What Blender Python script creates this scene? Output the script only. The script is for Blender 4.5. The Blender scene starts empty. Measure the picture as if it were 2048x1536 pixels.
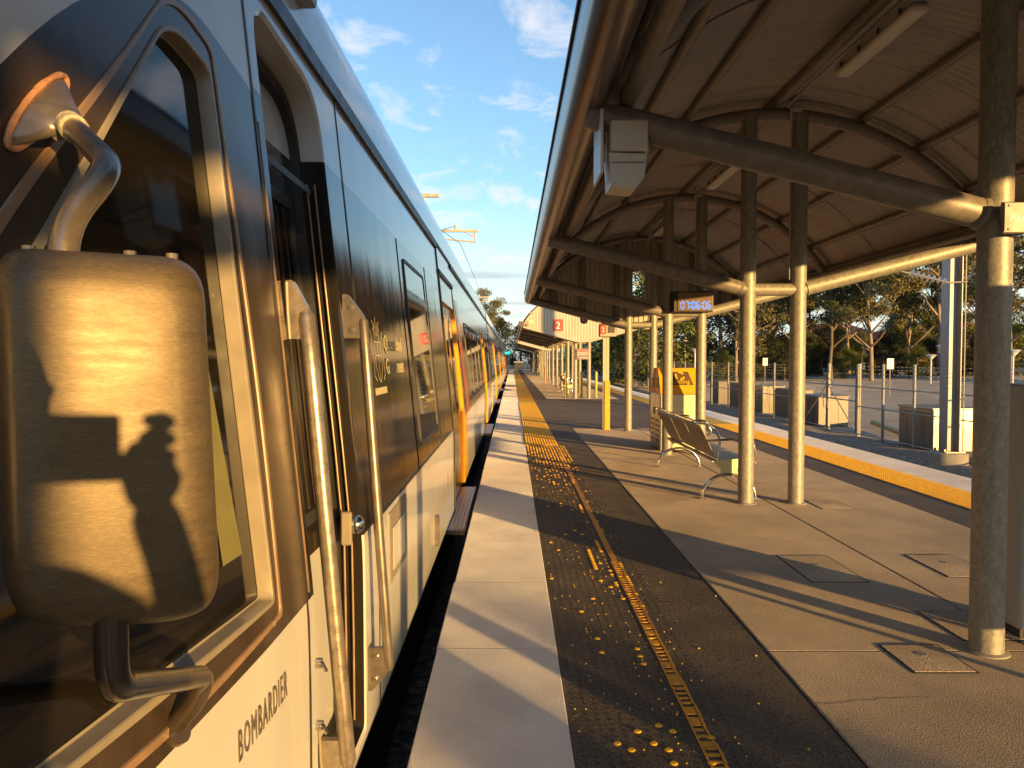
import bpy, bmesh, math, random
from mathutils import Vector, Matrix, noise

R = math.radians
rnd = random.Random(11)
sc = bpy.context.scene
C = sc.collection

# ------------------------------------------------------------------ camera, sky, sun, exposure
H = 1.58
cam = bpy.data.objects.new('camera', bpy.data.cameras.new('camera'))
C.objects.link(cam)
cam.location = (0, 0, H)
cam.rotation_euler = (R(90 - 1.9), 0, 0)
cam.data.sensor_width = 36
cam.data.lens = 26.0
cam.data.clip_start = 0.05
cam.data.clip_end = 3000
sc.camera = cam
sc.view_settings.view_transform = 'Standard'
sc.view_settings.look = 'None'
sc.view_settings.gamma = 1
sc.view_settings.exposure = 1.48
try:
    sc.cycles.use_denoising = True
    sc.cycles.max_bounces = 8
    sc.cycles.sample_clamp_indirect = 6
except Exception:
    pass

SUN_EL = R(4.5)
SUN_AZ = Vector((0.590, -0.8075))           # horizontal direction towards the sun
w = bpy.data.worlds.new('World')
sc.world = w
w.use_nodes = True
nt = w.node_tree
bg = nt.nodes['Background']
sky = nt.nodes.new('ShaderNodeTexSky')
sky.sky_type = 'NISHITA'
sky.sun_disc = False
sky.sun_elevation = SUN_EL
sky.sun_rotation = math.atan2(SUN_AZ.x, SUN_AZ.y)
sky.air_density = 1.0
sky.dust_density = 0.6
sky.ozone_density = 2.0
bg.inputs['Strength'].default_value = 0.15

def wn(t, **kw):
    n = nt.nodes.new(t)
    for k, v in kw.items():
        setattr(n, k, v)
    return n
L = nt.links.new
tc = wn('ShaderNodeTexCoord')
sep = wn('ShaderNodeSeparateXYZ'); L(tc.outputs['Generated'], sep.inputs[0])
# clouds lie on a flat layer overhead: project the direction on it
zc = wn('ShaderNodeMath', operation='MAXIMUM'); L(sep.outputs[2], zc.inputs[0]); zc.inputs[1].default_value = 0.0
za = wn('ShaderNodeMath', operation='ADD'); L(zc.outputs[0], za.inputs[0]); za.inputs[1].default_value = 0.22
dx = wn('ShaderNodeMath', operation='DIVIDE'); L(sep.outputs[0], dx.inputs[0]); L(za.outputs[0], dx.inputs[1])
dy = wn('ShaderNodeMath', operation='DIVIDE'); L(sep.outputs[1], dy.inputs[0]); L(za.outputs[0], dy.inputs[1])
cmb = wn('ShaderNodeCombineXYZ'); L(dx.outputs[0], cmb.inputs[0]); L(dy.outputs[0], cmb.inputs[1])
nz = wn('ShaderNodeTexNoise'); nz.inputs['Scale'].default_value = 5.5; nz.inputs['Detail'].default_value = 9
nz.inputs['Roughness'].default_value = 0.62; nz.inputs['Distortion'].default_value = 0.5
L(cmb.outputs[0], nz.inputs['Vector'])
nz2 = wn('ShaderNodeTexNoise'); nz2.inputs['Scale'].default_value = 1.7; nz2.inputs['Detail'].default_value = 2
L(cmb.outputs[0], nz2.inputs['Vector'])
ad = wn('ShaderNodeMath', operation='ADD'); L(nz.outputs['Fac'], ad.inputs[0])
mu = wn('ShaderNodeMath', operation='MULTIPLY'); L(nz2.outputs['Fac'], mu.inputs[0]); mu.inputs[1].default_value = 0.6
L(mu.outputs[0], ad.inputs[1])
rp = wn('ShaderNodeMapRange'); rp.inputs[1].default_value = 0.82; rp.inputs[2].default_value = 0.99
rp.inputs[3].default_value = 0.0; rp.inputs[4].default_value = 0.7
L(ad.outputs[0], rp.inputs[0])
hsv = wn('ShaderNodeMixRGB', blend_type='MULTIPLY'); hsv.inputs[0].default_value = 1.0
L(sky.outputs[0], hsv.inputs[1]); hsv.inputs[2].default_value = (0.93, 1.0, 1.10, 1)
# pale band of air low on the horizon
hz = wn('ShaderNodeMapRange'); L(sep.outputs[2], hz.inputs[0])
hz.inputs[1].default_value = 0.0; hz.inputs[2].default_value = 0.22; hz.inputs[3].default_value = 0.85; hz.inputs[4].default_value = 0.0
mh = wn('ShaderNodeMixRGB'); L(hz.outputs[0], mh.inputs[0]); L(hsv.outputs[0], mh.inputs[1]); mh.inputs[2].default_value = (2.35, 2.65, 2.55, 1)
mx = wn('ShaderNodeMixRGB', blend_type='MIX')
L(rp.outputs[0], mx.inputs[0]); L(mh.outputs[0], mx.inputs[1])
mx.inputs[2].default_value = (2.45, 2.4, 2.5, 1)
# long grey streaks of cloud near the horizon
mp2 = wn('ShaderNodeMapping'); L(tc.outputs['Generated'], mp2.inputs[0]); mp2.inputs['Scale'].default_value = (4.0, 4.0, 75)
n3 = wn('ShaderNodeTexNoise'); n3.inputs['Scale'].default_value = 1.0; n3.inputs['Detail'].default_value = 5; n3.inputs['Roughness'].default_value = 0.5
L(mp2.outputs[0], n3.inputs['Vector'])
r3 = wn('ShaderNodeMapRange'); r3.inputs[1].default_value = 0.53; r3.inputs[2].default_value = 0.66; L(n3.outputs['Fac'], r3.inputs[0])
e3 = wn('ShaderNodeMapRange'); L(sep.outputs[2], e3.inputs[0]); e3.inputs[1].default_value = 0.155; e3.inputs[2].default_value = 0.10; e3.inputs[3].default_value = 0.0; e3.inputs[4].default_value = 0.85
m3 = wn('ShaderNodeMath', operation='MULTIPLY'); L(r3.outputs[0], m3.inputs[0]); L(e3.outputs[0], m3.inputs[1])
mx3 = wn('ShaderNodeMixRGB'); L(m3.outputs[0], mx3.inputs[0]); L(mx.outputs[0], mx3.inputs[1]); mx3.inputs[2].default_value = (1.45, 1.5, 1.72, 1)
L(mx3.outputs[0], bg.inputs['Color'])

sl = bpy.data.lights.new('sun', 'SUN')
sl.energy = 3.7
sl.angle = R(0.6)
sl.color = (1.0, 0.60, 0.19)
so = bpy.data.objects.new('sun', sl)
C.objects.link(so)
sd = Vector((SUN_AZ.x, SUN_AZ.y, 0)).normalized() * math.cos(SUN_EL) + Vector((0, 0, math.sin(SUN_EL)))
so.rotation_euler = sd.to_track_quat('Z', 'Y').to_euler()
so.location = (8, -12, 20)

# ------------------------------------------------------------------ materials
def mat(name, col, rough=0.5, metal=0.0, var=0.12, vs=6.0, bump=0.0, bs=60.0, spec=0.5, coat=0.0,
        stretch=(1, 1, 1), col2=None, thr=None, emit=None, es=1.0, rvar=0.15, detail=6, speck=0.0, ss=150.0, stain=0.0, dr=0.0):
    m = bpy.data.materials.new(name)
    m.use_nodes = True
    t = m.node_tree
    b = t.nodes['Principled BSDF']
    b.inputs['Metallic'].default_value = metal
    b.inputs['Specular IOR Level'].default_value = spec
    if dr: b.inputs['Diffuse Roughness'].default_value = dr
    b.inputs['Coat Weight'].default_value = coat
    b.inputs['Coat Roughness'].default_value = 0.05
    if emit:
        b.inputs['Emission Color'].default_value = (*emit, 1)
        b.inputs['Emission Strength'].default_value = es
    tco = t.nodes.new('ShaderNodeTexCoord')
    mp = t.nodes.new('ShaderNodeMapping')
    mp.inputs['Scale'].default_value = stretch
    t.links.new(tco.outputs['Object'], mp.inputs[0])
    n = t.nodes.new('ShaderNodeTexNoise')
    n.inputs['Scale'].default_value = vs
    n.inputs['Detail'].default_value = detail
    n.inputs['Roughness'].default_value = 0.6
    t.links.new(mp.outputs[0], n.inputs['Vector'])
    mr = t.nodes.new('ShaderNodeMapRange')
    lo, hi = thr if thr else (0.3, 0.7)
    mr.inputs[1].default_value = lo
    mr.inputs[2].default_value = hi
    t.links.new(n.outputs['Fac'], mr.inputs[0])
    mixn = t.nodes.new('ShaderNodeMixRGB')
    t.links.new(mr.outputs[0], mixn.inputs[0])
    a = tuple(max(0, c * (1 - var)) for c in col)
    c2 = col2 if col2 else tuple(min(1, c * (1 + var)) for c in col)
    mixn.inputs[1].default_value = (*a, 1)
    mixn.inputs[2].default_value = (*c2, 1)
    outc = mixn.outputs[0]
    for amt, scl, lo_, hi_ in ((speck, ss, .42, .62), (stain, 0.55, .35, .65)):
        if amt > 0:
            ns = t.nodes.new('ShaderNodeTexNoise'); ns.inputs['Scale'].default_value = scl; ns.inputs['Detail'].default_value = 3 if scl > 5 else 8
            ns.inputs['Roughness'].default_value = .65
            t.links.new(mp.outputs[0], ns.inputs['Vector'])
            ms_ = t.nodes.new('ShaderNodeMapRange'); ms_.inputs[1].default_value = lo_; ms_.inputs[2].default_value = hi_
            ms_.inputs[3].default_value = 1 - amt; ms_.inputs[4].default_value = 1 + amt
            t.links.new(ns.outputs['Fac'], ms_.inputs[0])
            mm = t.nodes.new('ShaderNodeVectorMath'); mm.operation = 'SCALE'
            t.links.new(outc, mm.inputs[0]); t.links.new(ms_.outputs[0], mm.inputs['Scale'])
            outc = mm.outputs[0]
    t.links.new(outc, b.inputs['Base Color'])
    rr = t.nodes.new('ShaderNodeMapRange')
    rr.inputs[1].default_value = 0.3
    rr.inputs[2].default_value = 0.7
    rr.inputs[3].default_value = max(0.01, rough * (1 - rvar))
    rr.inputs[4].default_value = min(1, rough * (1 + rvar))
    t.links.new(n.outputs['Fac'], rr.inputs[0])
    t.links.new(rr.outputs[0], b.inputs['Roughness'])
    if bump > 0:
        n2 = t.nodes.new('ShaderNodeTexNoise')
        n2.inputs['Scale'].default_value = bs
        n2.inputs['Detail'].default_value = 4
        t.links.new(mp.outputs[0], n2.inputs['Vector'])
        bp = t.nodes.new('ShaderNodeBump')
        bp.inputs['Strength'].default_value = bump
        bp.inputs['Distance'].default_value = 0.01
        t.links.new(n2.outputs['Fac'], bp.inputs['Height'])
        t.links.new(bp.outputs[0], b.inputs['Normal'])
    return m

M = {}
M['galv'] = mat('galvanised_steel', (0.27, 0.25, 0.215), 0.5, 0.25, var=0.22, vs=28, bump=0.08, bs=90, stretch=(1, 1, 0.5), speck=.14, ss=70)
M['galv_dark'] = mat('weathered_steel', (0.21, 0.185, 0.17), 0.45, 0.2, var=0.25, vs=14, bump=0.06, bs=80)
M['sheet'] = mat('roof_sheet', (0.40, 0.36, 0.35), 0.36, 0.15, var=0.12, vs=4)
M['gutter'] = mat('gutter_steel', (0.17, 0.125, 0.11), 0.24, 0.25, var=0.08, vs=1.5, stretch=(1, .15, 1))
M['cream_sheet'] = mat('cream_cladding', (0.44, 0.40, 0.32), 0.45, 0.0, var=0.06, vs=3)
M['grey_plastic'] = mat('grey_plastic', (0.36, 0.35, 0.34), 0.45, 0, var=0.06)
M['white_plastic'] = mat('white_plastic', (0.62, 0.58, 0.52), 0.35, 0, var=0.05)
M['black'] = mat('black_plastic', (0.015, 0.014, 0.014), 0.4, 0, var=0.2)
M['rubber'] = mat('black_rubber', (0.02, 0.018, 0.017), 0.45, 0, var=0.3, vs=12)
M['red'] = mat('red_paint', (0.68, 0.08, 0.05), 0.4, 0, var=0.08)
M['orange'] = mat('orange_paint', (0.78, 0.34, 0.02), 0.38, 0, var=0.06)
M['yellow'] = mat('yellow_paint', (0.62, 0.36, 0.02), 0.45, 0, var=0.12, vs=10)
M['tactile'] = mat('yellow_tactile', (0.78, 0.42, 0.015), 0.75, 0, var=0.22, vs=14)
M['white'] = mat('white_paint', (0.75, 0.74, 0.70), 0.4, 0, var=0.05)
M['chrome'] = mat('polished_steel', (0.62, 0.60, 0.57), 0.18, 1.0, var=0.06, vs=20)
M['steel'] = mat('brushed_steel', (0.42, 0.38, 0.33), 0.3, 0.9, var=0.12, vs=10, stretch=(1, 1, 8))
M['steel_dark'] = mat('dull_steel', (0.24, 0.20, 0.17), 0.38, 0.7, var=0.18, vs=14)
M['rail_steel'] = mat('handrail_steel', (0.40, 0.33, 0.26), 0.30, 0.75, var=0.22, vs=30, bump=0.04, bs=160)
M['gold_steel'] = mat('satin_steel_cabinet', (0.36, 0.33, 0.28), 0.24, 0.85, var=0.15, vs=5, stretch=(1, 1, 0.12), bump=0.6, bs=4)
M['concrete'] = mat('concrete', (0.45, 0.36, 0.27), 0.8, 0, var=0.16, vs=1.6, bump=1.0, bs=150, detail=10, speck=.42, ss=150, stain=.20, dr=1.0)
M['concrete_old'] = mat('old_concrete', (0.27, 0.25, 0.22), 0.85, 0, var=0.25, vs=5, bump=0.3, bs=90)
M['asphalt'] = mat('asphalt', (0.085, 0.066, 0.050), 0.75, 0, var=0.3, vs=2.2, bump=1.0, bs=140, detail=10, speck=.6, ss=130, stain=.22, dr=1.0)
M['carpark'] = mat('carpark_asphalt', (0.25, 0.225, 0.195), 0.8, 0, var=0.25, vs=0.4, bump=0.6, bs=40, dr=1.0, stain=.2)
M['coping'] = mat('worn_white_coping', (0.60, 0.555, 0.535), 0.75, 0, var=0.08, vs=2.5, bump=0.5, bs=120, col2=(0.72, 0.68, 0.66), speck=.07, ss=110, stain=.08, dr=1.0)
M['crack'] = mat('crack_line', (0.13, 0.105, 0.08), 0.9, 0, var=0.3)
M['joint'] = mat('joint_filler', (0.02, 0.018, 0.016), 0.7, 0, var=0.3)
M['ballast'] = mat('ballast', (0.20, 0.155, 0.115), 0.95, 0, var=0.55, vs=6, bump=1.0, bs=22, dr=1.0, speck=.5, ss=18)
M['grass'] = mat('dry_grass', (0.10, 0.10, 0.04), 0.95, 0, var=0.4, vs=0.8, bump=0.6, bs=20)
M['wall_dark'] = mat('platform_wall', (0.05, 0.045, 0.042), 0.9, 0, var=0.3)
M['gum_bark'] = mat('gum_bark', (0.24, 0.18, 0.13), 0.85, 0, var=0.35, vs=4, stretch=(1, 1, 0.3))
M['dark_bark'] = mat('dark_bark', (0.14, 0.11, 0.085), 0.9, 0, var=0.35, vs=4, stretch=(1, 1, 0.3))
M['tile'] = mat('terracotta_tile', (0.40, 0.11, 0.05), 0.8, 0, var=0.2, vs=3)
M['brick'] = mat('brick_wall', (0.34, 0.22, 0.15), 0.85, 0, var=0.15, vs=6)
M['window'] = mat('house_glass', (0.02, 0.025, 0.03), 0.1, 0, var=0.1)
M['led'] = mat('blue_display', (0.0, 0.01, 0.03), 0.4, emit=(0.0, 0.30, 1.0), es=0.7)
M['green_lamp'] = mat('green_lamp', (0.0, 0.3, 0.2), 0.4, emit=(0.0, 1.0, 0.55), es=3)
M['red_lamp'] = mat('red_lamp', (0.3, 0.02, 0.01), 0.4, emit=(1.0, 0.05, 0.03), es=3)

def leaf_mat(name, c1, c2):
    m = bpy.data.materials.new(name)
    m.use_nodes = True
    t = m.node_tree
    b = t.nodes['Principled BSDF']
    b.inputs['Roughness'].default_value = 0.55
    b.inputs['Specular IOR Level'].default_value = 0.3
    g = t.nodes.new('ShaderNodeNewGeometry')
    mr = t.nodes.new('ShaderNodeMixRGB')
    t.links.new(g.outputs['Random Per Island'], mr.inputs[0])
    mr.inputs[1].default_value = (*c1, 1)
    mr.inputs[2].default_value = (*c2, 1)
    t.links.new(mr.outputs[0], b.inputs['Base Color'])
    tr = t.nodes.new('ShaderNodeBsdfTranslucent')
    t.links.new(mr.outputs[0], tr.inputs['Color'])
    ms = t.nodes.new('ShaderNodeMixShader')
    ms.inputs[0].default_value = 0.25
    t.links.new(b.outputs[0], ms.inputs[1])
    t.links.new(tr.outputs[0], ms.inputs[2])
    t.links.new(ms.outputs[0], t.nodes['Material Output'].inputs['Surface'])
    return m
M['leaf_gum'] = leaf_mat('gum_leaves', (0.05, 0.055, 0.02), (0.24, 0.20, 0.075))
M['leaf_olive'] = leaf_mat('olive_leaves', (0.04, 0.05, 0.018), (0.15, 0.15, 0.05))
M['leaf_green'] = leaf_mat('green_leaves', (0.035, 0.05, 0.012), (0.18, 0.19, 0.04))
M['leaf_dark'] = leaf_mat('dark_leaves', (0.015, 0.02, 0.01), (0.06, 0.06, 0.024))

# glossy train paints
def gloss(name, col, rough, var=0.08, vs=3, spec=0.5, dirt=0.0):
    return mat(name, col, rough, 0.0, var=var, vs=vs, spec=spec, coat=0.0, rvar=0.35, stretch=(1, 1, 0.35))
M['tblack'] = gloss('black_gloss_paint', (0.052, 0.036, 0.025), 0.22, var=0.35, vs=5)
M['twhite'] = gloss('silver_white_paint', (0.50, 0.48, 0.44), 0.22)
M['tyellow'] = gloss('orange_door_paint', (0.75, 0.34, 0.02), 0.2)
M['tred'] = gloss('maroon_paint', (0.42, 0.06, 0.05), 0.2)
M['glass'] = mat('tinted_glass', (0.010, 0.008, 0.007), 0.04, 0, var=0.3, spec=0.6, rvar=0.5, vs=8)
M['cab_glass'] = mat('dusty_cab_glass', (0.011, 0.009, 0.007), 0.05, 0, var=0.1, spec=0.6, rvar=0.4, vs=38, thr=(.735, .76), col2=(.22, .17, .08), detail=3)
M['frame_grey'] = mat('grey_window_frame', (0.25, 0.21, 0.155), 0.4, 0, var=0.1, vs=12)
M['frame_tan'] = mat('tan_trim', (0.26, 0.16, 0.09), 0.35, 0, var=0.2, vs=12)
M['mirror_shell'] = mat('mirror_shell', (0.115, 0.085, 0.05), 0.46, 0.45, var=0.14, vs=14, bump=0.03, bs=200, stretch=(1, 1, 5), speck=.14, ss=120)
M['pipe'] = mat('painted_pipe', (0.22, 0.18, 0.14), 0.25, 0.65, var=0.25, vs=22)

def livery():
    m = bpy.data.materials.new('livery_paint')
    m.use_nodes = True
    t = m.node_tree
    b = t.nodes['Principled BSDF']
    b.inputs['Roughness'].default_value = 0.11
    b.inputs['Coat Weight'].default_value = 0.0
    tco = t.nodes.new('ShaderNodeTexCoord')
    s = t.nodes.new('ShaderNodeSeparateXYZ')
    t.links.new(tco.outputs['Object'], s.inputs[0])
    def band(lo, hi):
        a = t.nodes.new('ShaderNodeMath'); a.operation = 'GREATER_THAN'; a.inputs[1].default_value = lo
        c = t.nodes.new('ShaderNodeMath'); c.operation = 'LESS_THAN'; c.inputs[1].default_value = hi
        d = t.nodes.new('ShaderNodeMath'); d.operation = 'MULTIPLY'
        t.links.new(s.outputs[2], a.inputs[0]); t.links.new(s.outputs[2], c.inputs[0])
        t.links.new(a.outputs[0], d.inputs[0]); t.links.new(c.outputs[0], d.inputs[1])
        return d
    bd = band(0.8375, 2.39)
    ln = band(2.385, 2.40)
    n = t.nodes.new('ShaderNodeTexNoise'); n.inputs['Scale'].default_value = 2.5; n.inputs['Detail'].default_value = 6
    t.links.new(tco.outputs['Object'], n.inputs['Vector'])
    def mixc(f, a, c):
        q = t.nodes.new('ShaderNodeMixRGB')
        if f is not None: t.links.new(f, q.inputs[0])
        for i, v in ((1, a), (2, c)):
            if isinstance(v, tuple): q.inputs[i].default_value = (*v, 1)
            else: t.links.new(v, q.inputs[i])
        return q.outputs[0]
    wht = mixc(n.outputs['Fac'], (0.44, 0.425, 0.39), (0.54, 0.52, 0.48))
    blk = mixc(n.outputs['Fac'], (0.013, 0.011, 0.010), (0.024, 0.019, 0.015))
    col = mixc(bd.outputs[0], wht, blk)
    col = mixc(ln.outputs[0], col, (0.02, 0.018, 0.016))
    t.links.new(col, b.inputs['Base Color'])
    mpv = t.nodes.new('ShaderNodeMapping'); mpv.inputs['Scale'].default_value = (2.2, 2.2, .5)
    t.links.new(tco.outputs['Object'], mpv.inputs[0])
    nv = t.nodes.new('ShaderNodeTexNoise'); nv.inputs['Scale'].default_value = 1.6; nv.inputs['Detail'].default_value = 2
    t.links.new(mpv.outputs[0], nv.inputs['Vector'])
    bpn = t.nodes.new('ShaderNodeBump'); bpn.inputs['Strength'].default_value = 0.12; bpn.inputs['Distance'].default_value = 0.02
    t.links.new(nv.outputs['Fac'], bpn.inputs['Height']); t.links.new(bpn.outputs[0], b.inputs['Normal'])
    return m
M['livery'] = livery()

# ------------------------------------------------------------------ builders
WL = {}
def V(*a): return Vector(a)

class MB:
    def __init__(s):
        s.bm = bmesh.new()
        s.mi = 0
        s.bev = False
    def v(s, p): return s.bm.verts.new(p)
    def f(s, vs):
        try:
            q = s.bm.faces.new(vs)
            q.material_index = s.mi
            return q
        except ValueError:
            return None
    def poly(s, pts): return s.f([s.v(p) for p in pts])
    def grid(s, rows, closed_u=False):
        vs = [[s.v(p) for p in r] for r in rows]
        for i in range(len(vs) - 1):
            n = len(vs[i])
            for j in range(n if closed_u else n - 1):
                k = (j + 1) % n
                s.f([vs[i][j], vs[i][k], vs[i + 1][k], vs[i + 1][j]])
        return vs
    def tube(s, pts, r, n=14, caps=True):
        pts = [Vector(p) for p in pts]
        rr = r if isinstance(r, (list, tuple)) else [r] * len(pts)
        t0 = (pts[1] - pts[0]).normalized()
        up = Vector((0, 0, 1)) if abs(t0.z) < 0.9 else Vector((1, 0, 0))
        a = t0.cross(up).normalized()
        rows = []
        for i, p in enumerate(pts):
            if i == 0: t = pts[1] - pts[0]
            elif i == len(pts) - 1: t = pts[-1] - pts[-2]
            else: t = (pts[i + 1] - pts[i]).normalized() + (pts[i] - pts[i - 1]).normalized()
            t.normalize()
            a = (a - t * a.dot(t)).normalized()
            b = t.cross(a)
            rows.append([p + (a * math.cos(2 * math.pi * k / n) + b * math.sin(2 * math.pi * k / n)) * rr[i] for k in range(n)])
        vs = s.grid(rows, True)
        if caps:
            s.f(list(reversed(vs[0]))); s.f(vs[-1])
    def box(s, lo, hi, bev=0.0, seg=2, mtx=None):
        t = bmesh.new()
        lo = Vector(lo); hi = Vector(hi)
        bmesh.ops.create_cube(t, size=1, matrix=Matrix.Translation((lo + hi) / 2) @ Matrix.Diagonal((*(hi - lo), 1)))
        if bev > 0:
            s.bev = True
            bmesh.ops.bevel(t, geom=list(t.edges), offset=bev, segments=seg, affect='EDGES', profile=0.5)
        if mtx: bmesh.ops.transform(t, matrix=mtx, verts=t.verts)
        s.join(t)
    def join(s, t):
        mp = {}
        for v in t.verts: mp[v] = s.bm.verts.new(v.co)
        for f in t.faces:
            q = s.f([mp[v] for v in f.verts])
        t.free()
    def prism(s, poly, a, b, fn, caps=True):
        """extrude the 2-D polygon from depth a to depth b, fn(u, v, w) -> point"""
        A = [s.v(fn(u, v, a)) for u, v in poly]
        B = [s.v(fn(u, v, b)) for u, v in poly]
        n = len(poly)
        for i in range(n):
            s.f([A[i], A[(i + 1) % n], B[(i + 1) % n], B[i]])
        if caps:
            s.f(list(reversed(A))); s.f(B)
    def ball(s, c, r, n=12, m=8, sc3=(1, 1, 1)):
        rows = []
        for i in range(m + 1):
            th = math.pi * i / m
            rows.append([Vector(c) + Vector((math.sin(th) * math.cos(2 * math.pi * k / n) * r * sc3[0],
                        math.sin(th) * math.sin(2 * math.pi * k / n) * r * sc3[1], math.cos(th) * r * sc3[2])) for k in range(n)])
        s.grid(rows, True)
    def build(s, name, material, parent=None, sharp=35, weld=True):
        if weld: bmesh.ops.remove_doubles(s.bm, verts=s.bm.verts, dist=1e-5)
        bmesh.ops.recalc_face_normals(s.bm, faces=s.bm.faces)
        me = bpy.data.meshes.new(name)
        s.bm.to_mesh(me); s.bm.free()
        o = bpy.data.objects.new(name, me)
        C.objects.link(o)
        for m in (material if isinstance(material, (list, tuple)) else [material]):
            me.materials.append(M[m] if isinstance(m, str) else m)
        if sharp:
            for p in me.polygons: p.use_smooth = True
            me.set_sharp_from_angle(angle=R(sharp))
            if s.bev:
                wm = o.modifiers.new('weighted_normal', 'WEIGHTED_NORMAL'); wm.keep_sharp = True; wm.weight = 100
        if parent is not None:
            o.parent = parent
            wl = WL[parent.name]
            if wl.length > 0: me.transform(Matrix.Translation(-wl))
            WL[o.name] = wl
        else:
            WL[o.name] = Vector((0, 0, 0))
        return o

def tag(o, label=None, cat=None, group=None, kind=None):
    if label: o['label'] = label
    if cat: o['category'] = cat
    if group: o['group'] = group
    if kind: o['kind'] = kind
    return o
def thing(name, loc, label, cat, group=None):
    o = bpy.data.objects.new(name, None)
    o.empty_display_size = 0.2
    C.objects.link(o)
    o.location = loc
    WL[o.name] = Vector(loc)
    return tag(o, label, cat, group)
def copy_tree(o, loc, label=None, parent=None):
    c = o.copy()
    C.objects.link(c)
    if parent is None:
        c.location = loc
        if label: c['label'] = label
    else:
        c.parent = parent
    for ch in list(o.children): copy_tree(ch, None, None, c)
    return c
def struct(o): return tag(o, kind='structure')

def round_poly(pts, rad, seg=6):
    out = []
    n = len(pts)
    for i in range(n):
        p = Vector(pts[i]); a = Vector(pts[i - 1]); b = Vector(pts[(i + 1) % n])
        r = rad[i] if isinstance(rad, (list, tuple)) else rad
        if r <= 0: out.append(tuple(p)); continue
        da = (a - p); db = (b - p)
        ra = min(r, da.length * 0.48); rb = min(r, db.length * 0.48)
        A = p + da.normalized() * ra; B = p + db.normalized() * rb
        for k in range(seg + 1):
            t = k / seg
            out.append(tuple(A * (1 - t) ** 2 + p * 2 * t * (1 - t) + B * t * t))
    return out
def smooth_path(pts, r, seg=8):
    out = [Vector(pts[0])]
    for i in range(1, len(pts) - 1):
        p = Vector(pts[i]); a = Vector(pts[i - 1]); b = Vector(pts[i + 1])
        ra = min(r, (a - p).length * 0.48); rb = min(r, (b - p).length * 0.48)
        A = p + (a - p).normalized() * ra; B = p + (b - p).normalized() * rb
        for k in range(seg + 1):
            t = k / seg
            out.append(A * (1 - t) ** 2 + p * 2 * t * (1 - t) + B * t * t)
    out.append(Vector(pts[-1]))
    return out

def text_into(mb, body, size, fn, extrude=0.0, align='LEFT', xs=1.0, res=3, bevel=0.0, sp=1.0):
    cu = bpy.data.curves.new('lettering', 'FONT')
    cu.body = body; cu.size = size; cu.extrude = extrude; cu.align_x = align
    cu.space_character = sp; cu.resolution_u = res; cu.bevel_depth = bevel; cu.offset = 0.0
    o = bpy.data.objects.new('lettering', cu)
    C.objects.link(o)
    dg = bpy.context.evaluated_depsgraph_get()
    me = bpy.data.meshes.new_from_object(o.evaluated_get(dg))
    t = bmesh.new(); t.from_mesh(me)
    for v in t.verts: v.co = fn(v.co.x * xs, v.co.y, v.co.z)
    mb.join(t)
    bpy.data.objects.remove(o); bpy.data.curves.remove(cu); bpy.data.meshes.remove(me)

# ------------------------------------------------------------------ platform and ground
PY0, PY1 = -14.0, 118.0
def slab(name, x0, x1, y0, y1, z, m, thick=0.25):
    mb = MB(); mb.box((x0, y0, z - thick), (x1, y1, z)); return struct(mb.build(name, m, sharp=None))
def coping(name, x0, x1, edge_left):
    mb = MB()
    y = PY0
    k = 0
    while y < PY1:
        e = rnd.uniform(-0.004, 0.004)
        mb.box((x0 + (e if edge_left else 0), y + 0.0015, -0.22), (x1 + (0 if edge_left else e), y + 1.1985, 0.0), 0.006, 2)
        y += 1.2
    return struct(mb.build(name, 'coping'))
coping('platform_edge', -0.41, 0.245, True)
coping('platform_edge', 5.445, 6.10, False)
slab('asphalt_strip', 0.247, 1.376, PY0, PY1, -0.004, 'asphalt')
slab('asphalt_strip', 4.314, 5.443, PY0, PY1, -0.004, 'asphalt')
mb = MB()
ys = [PY0, -4.3, -0.2, 3.96, 8.13, 12.2, 16.9, 29.6, 36, 44, 52, 60, 68, 76, 84, 92, 100, 108, PY1]
for i in range(len(ys) - 1):
    if ys[i] == 16.9: continue
    for x0, x1 in ((1.390, 2.838), (2.850, 4.300)):
        mb.box((x0, ys[i] + 0.004, -0.25), (x1, ys[i + 1] - 0.004, 0.0), 0.006, 1)
struct(mb.build('concrete_paving', 'concrete', sharp=None))
slab('asphalt_strip', 1.379, 4.311, 16.904, 29.596, -0.003, 'asphalt')
slab('paving_joint', 1.30, 4.40, PY0 + .1, PY1 - .1, -0.012, 'joint', 0.2)
mb = MB()
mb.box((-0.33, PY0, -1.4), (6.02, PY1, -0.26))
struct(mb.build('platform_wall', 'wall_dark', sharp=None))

def zt(x):
    if x < 12.6: return -0.9
    return -0.9 + 0.040 * (min(x, 42) - 12.6) + 0.07 * max(0, x - 42)
mb = MB()
xs = [-400, -60, -8, 7, 9.3, 12.6, 20, 42, 60, 120, 400]
yy = [-250, -60, 0, 40, 80, 120, 200, 400, 900]
def gz(x):
    if x < 9.3: return -1.15
    return zt(x) if x < 120 else zt(120)
mb.grid([[V(x, y, gz(x) - 0.03) for x in xs] for y in yy])
struct(mb.build('ground', 'grass', sharp=None))
mb = MB()
mb.grid([[V(x, y, z) for x, z in ((-5.2, -1.02), (7.5, -1.02), (9.2, -1.0), (10.2, -0.88), (11.15, -0.87))] for y in (-40, 20, 60, 200)])
struct(mb.build('track_ballast', 'ballast', sharp=None))
mb = MB()
mb.grid([[V(x, y, zt(x) + 0.004) for x in (11.1, 12.6, 20, 30, 42)] for y in (-40, 20, 70, 130)])
struct(mb.build('car_park', 'carpark', sharp=None))
mb = MB()
for xr in (7.0, 8.07, -2.6, -1.53):
    mb.box((xr - .035, -40, -1.0), (xr + .035, 200, -0.86), 0.01, 1)
struct(mb.build('track_rails', 'steel_dark'))

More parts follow.
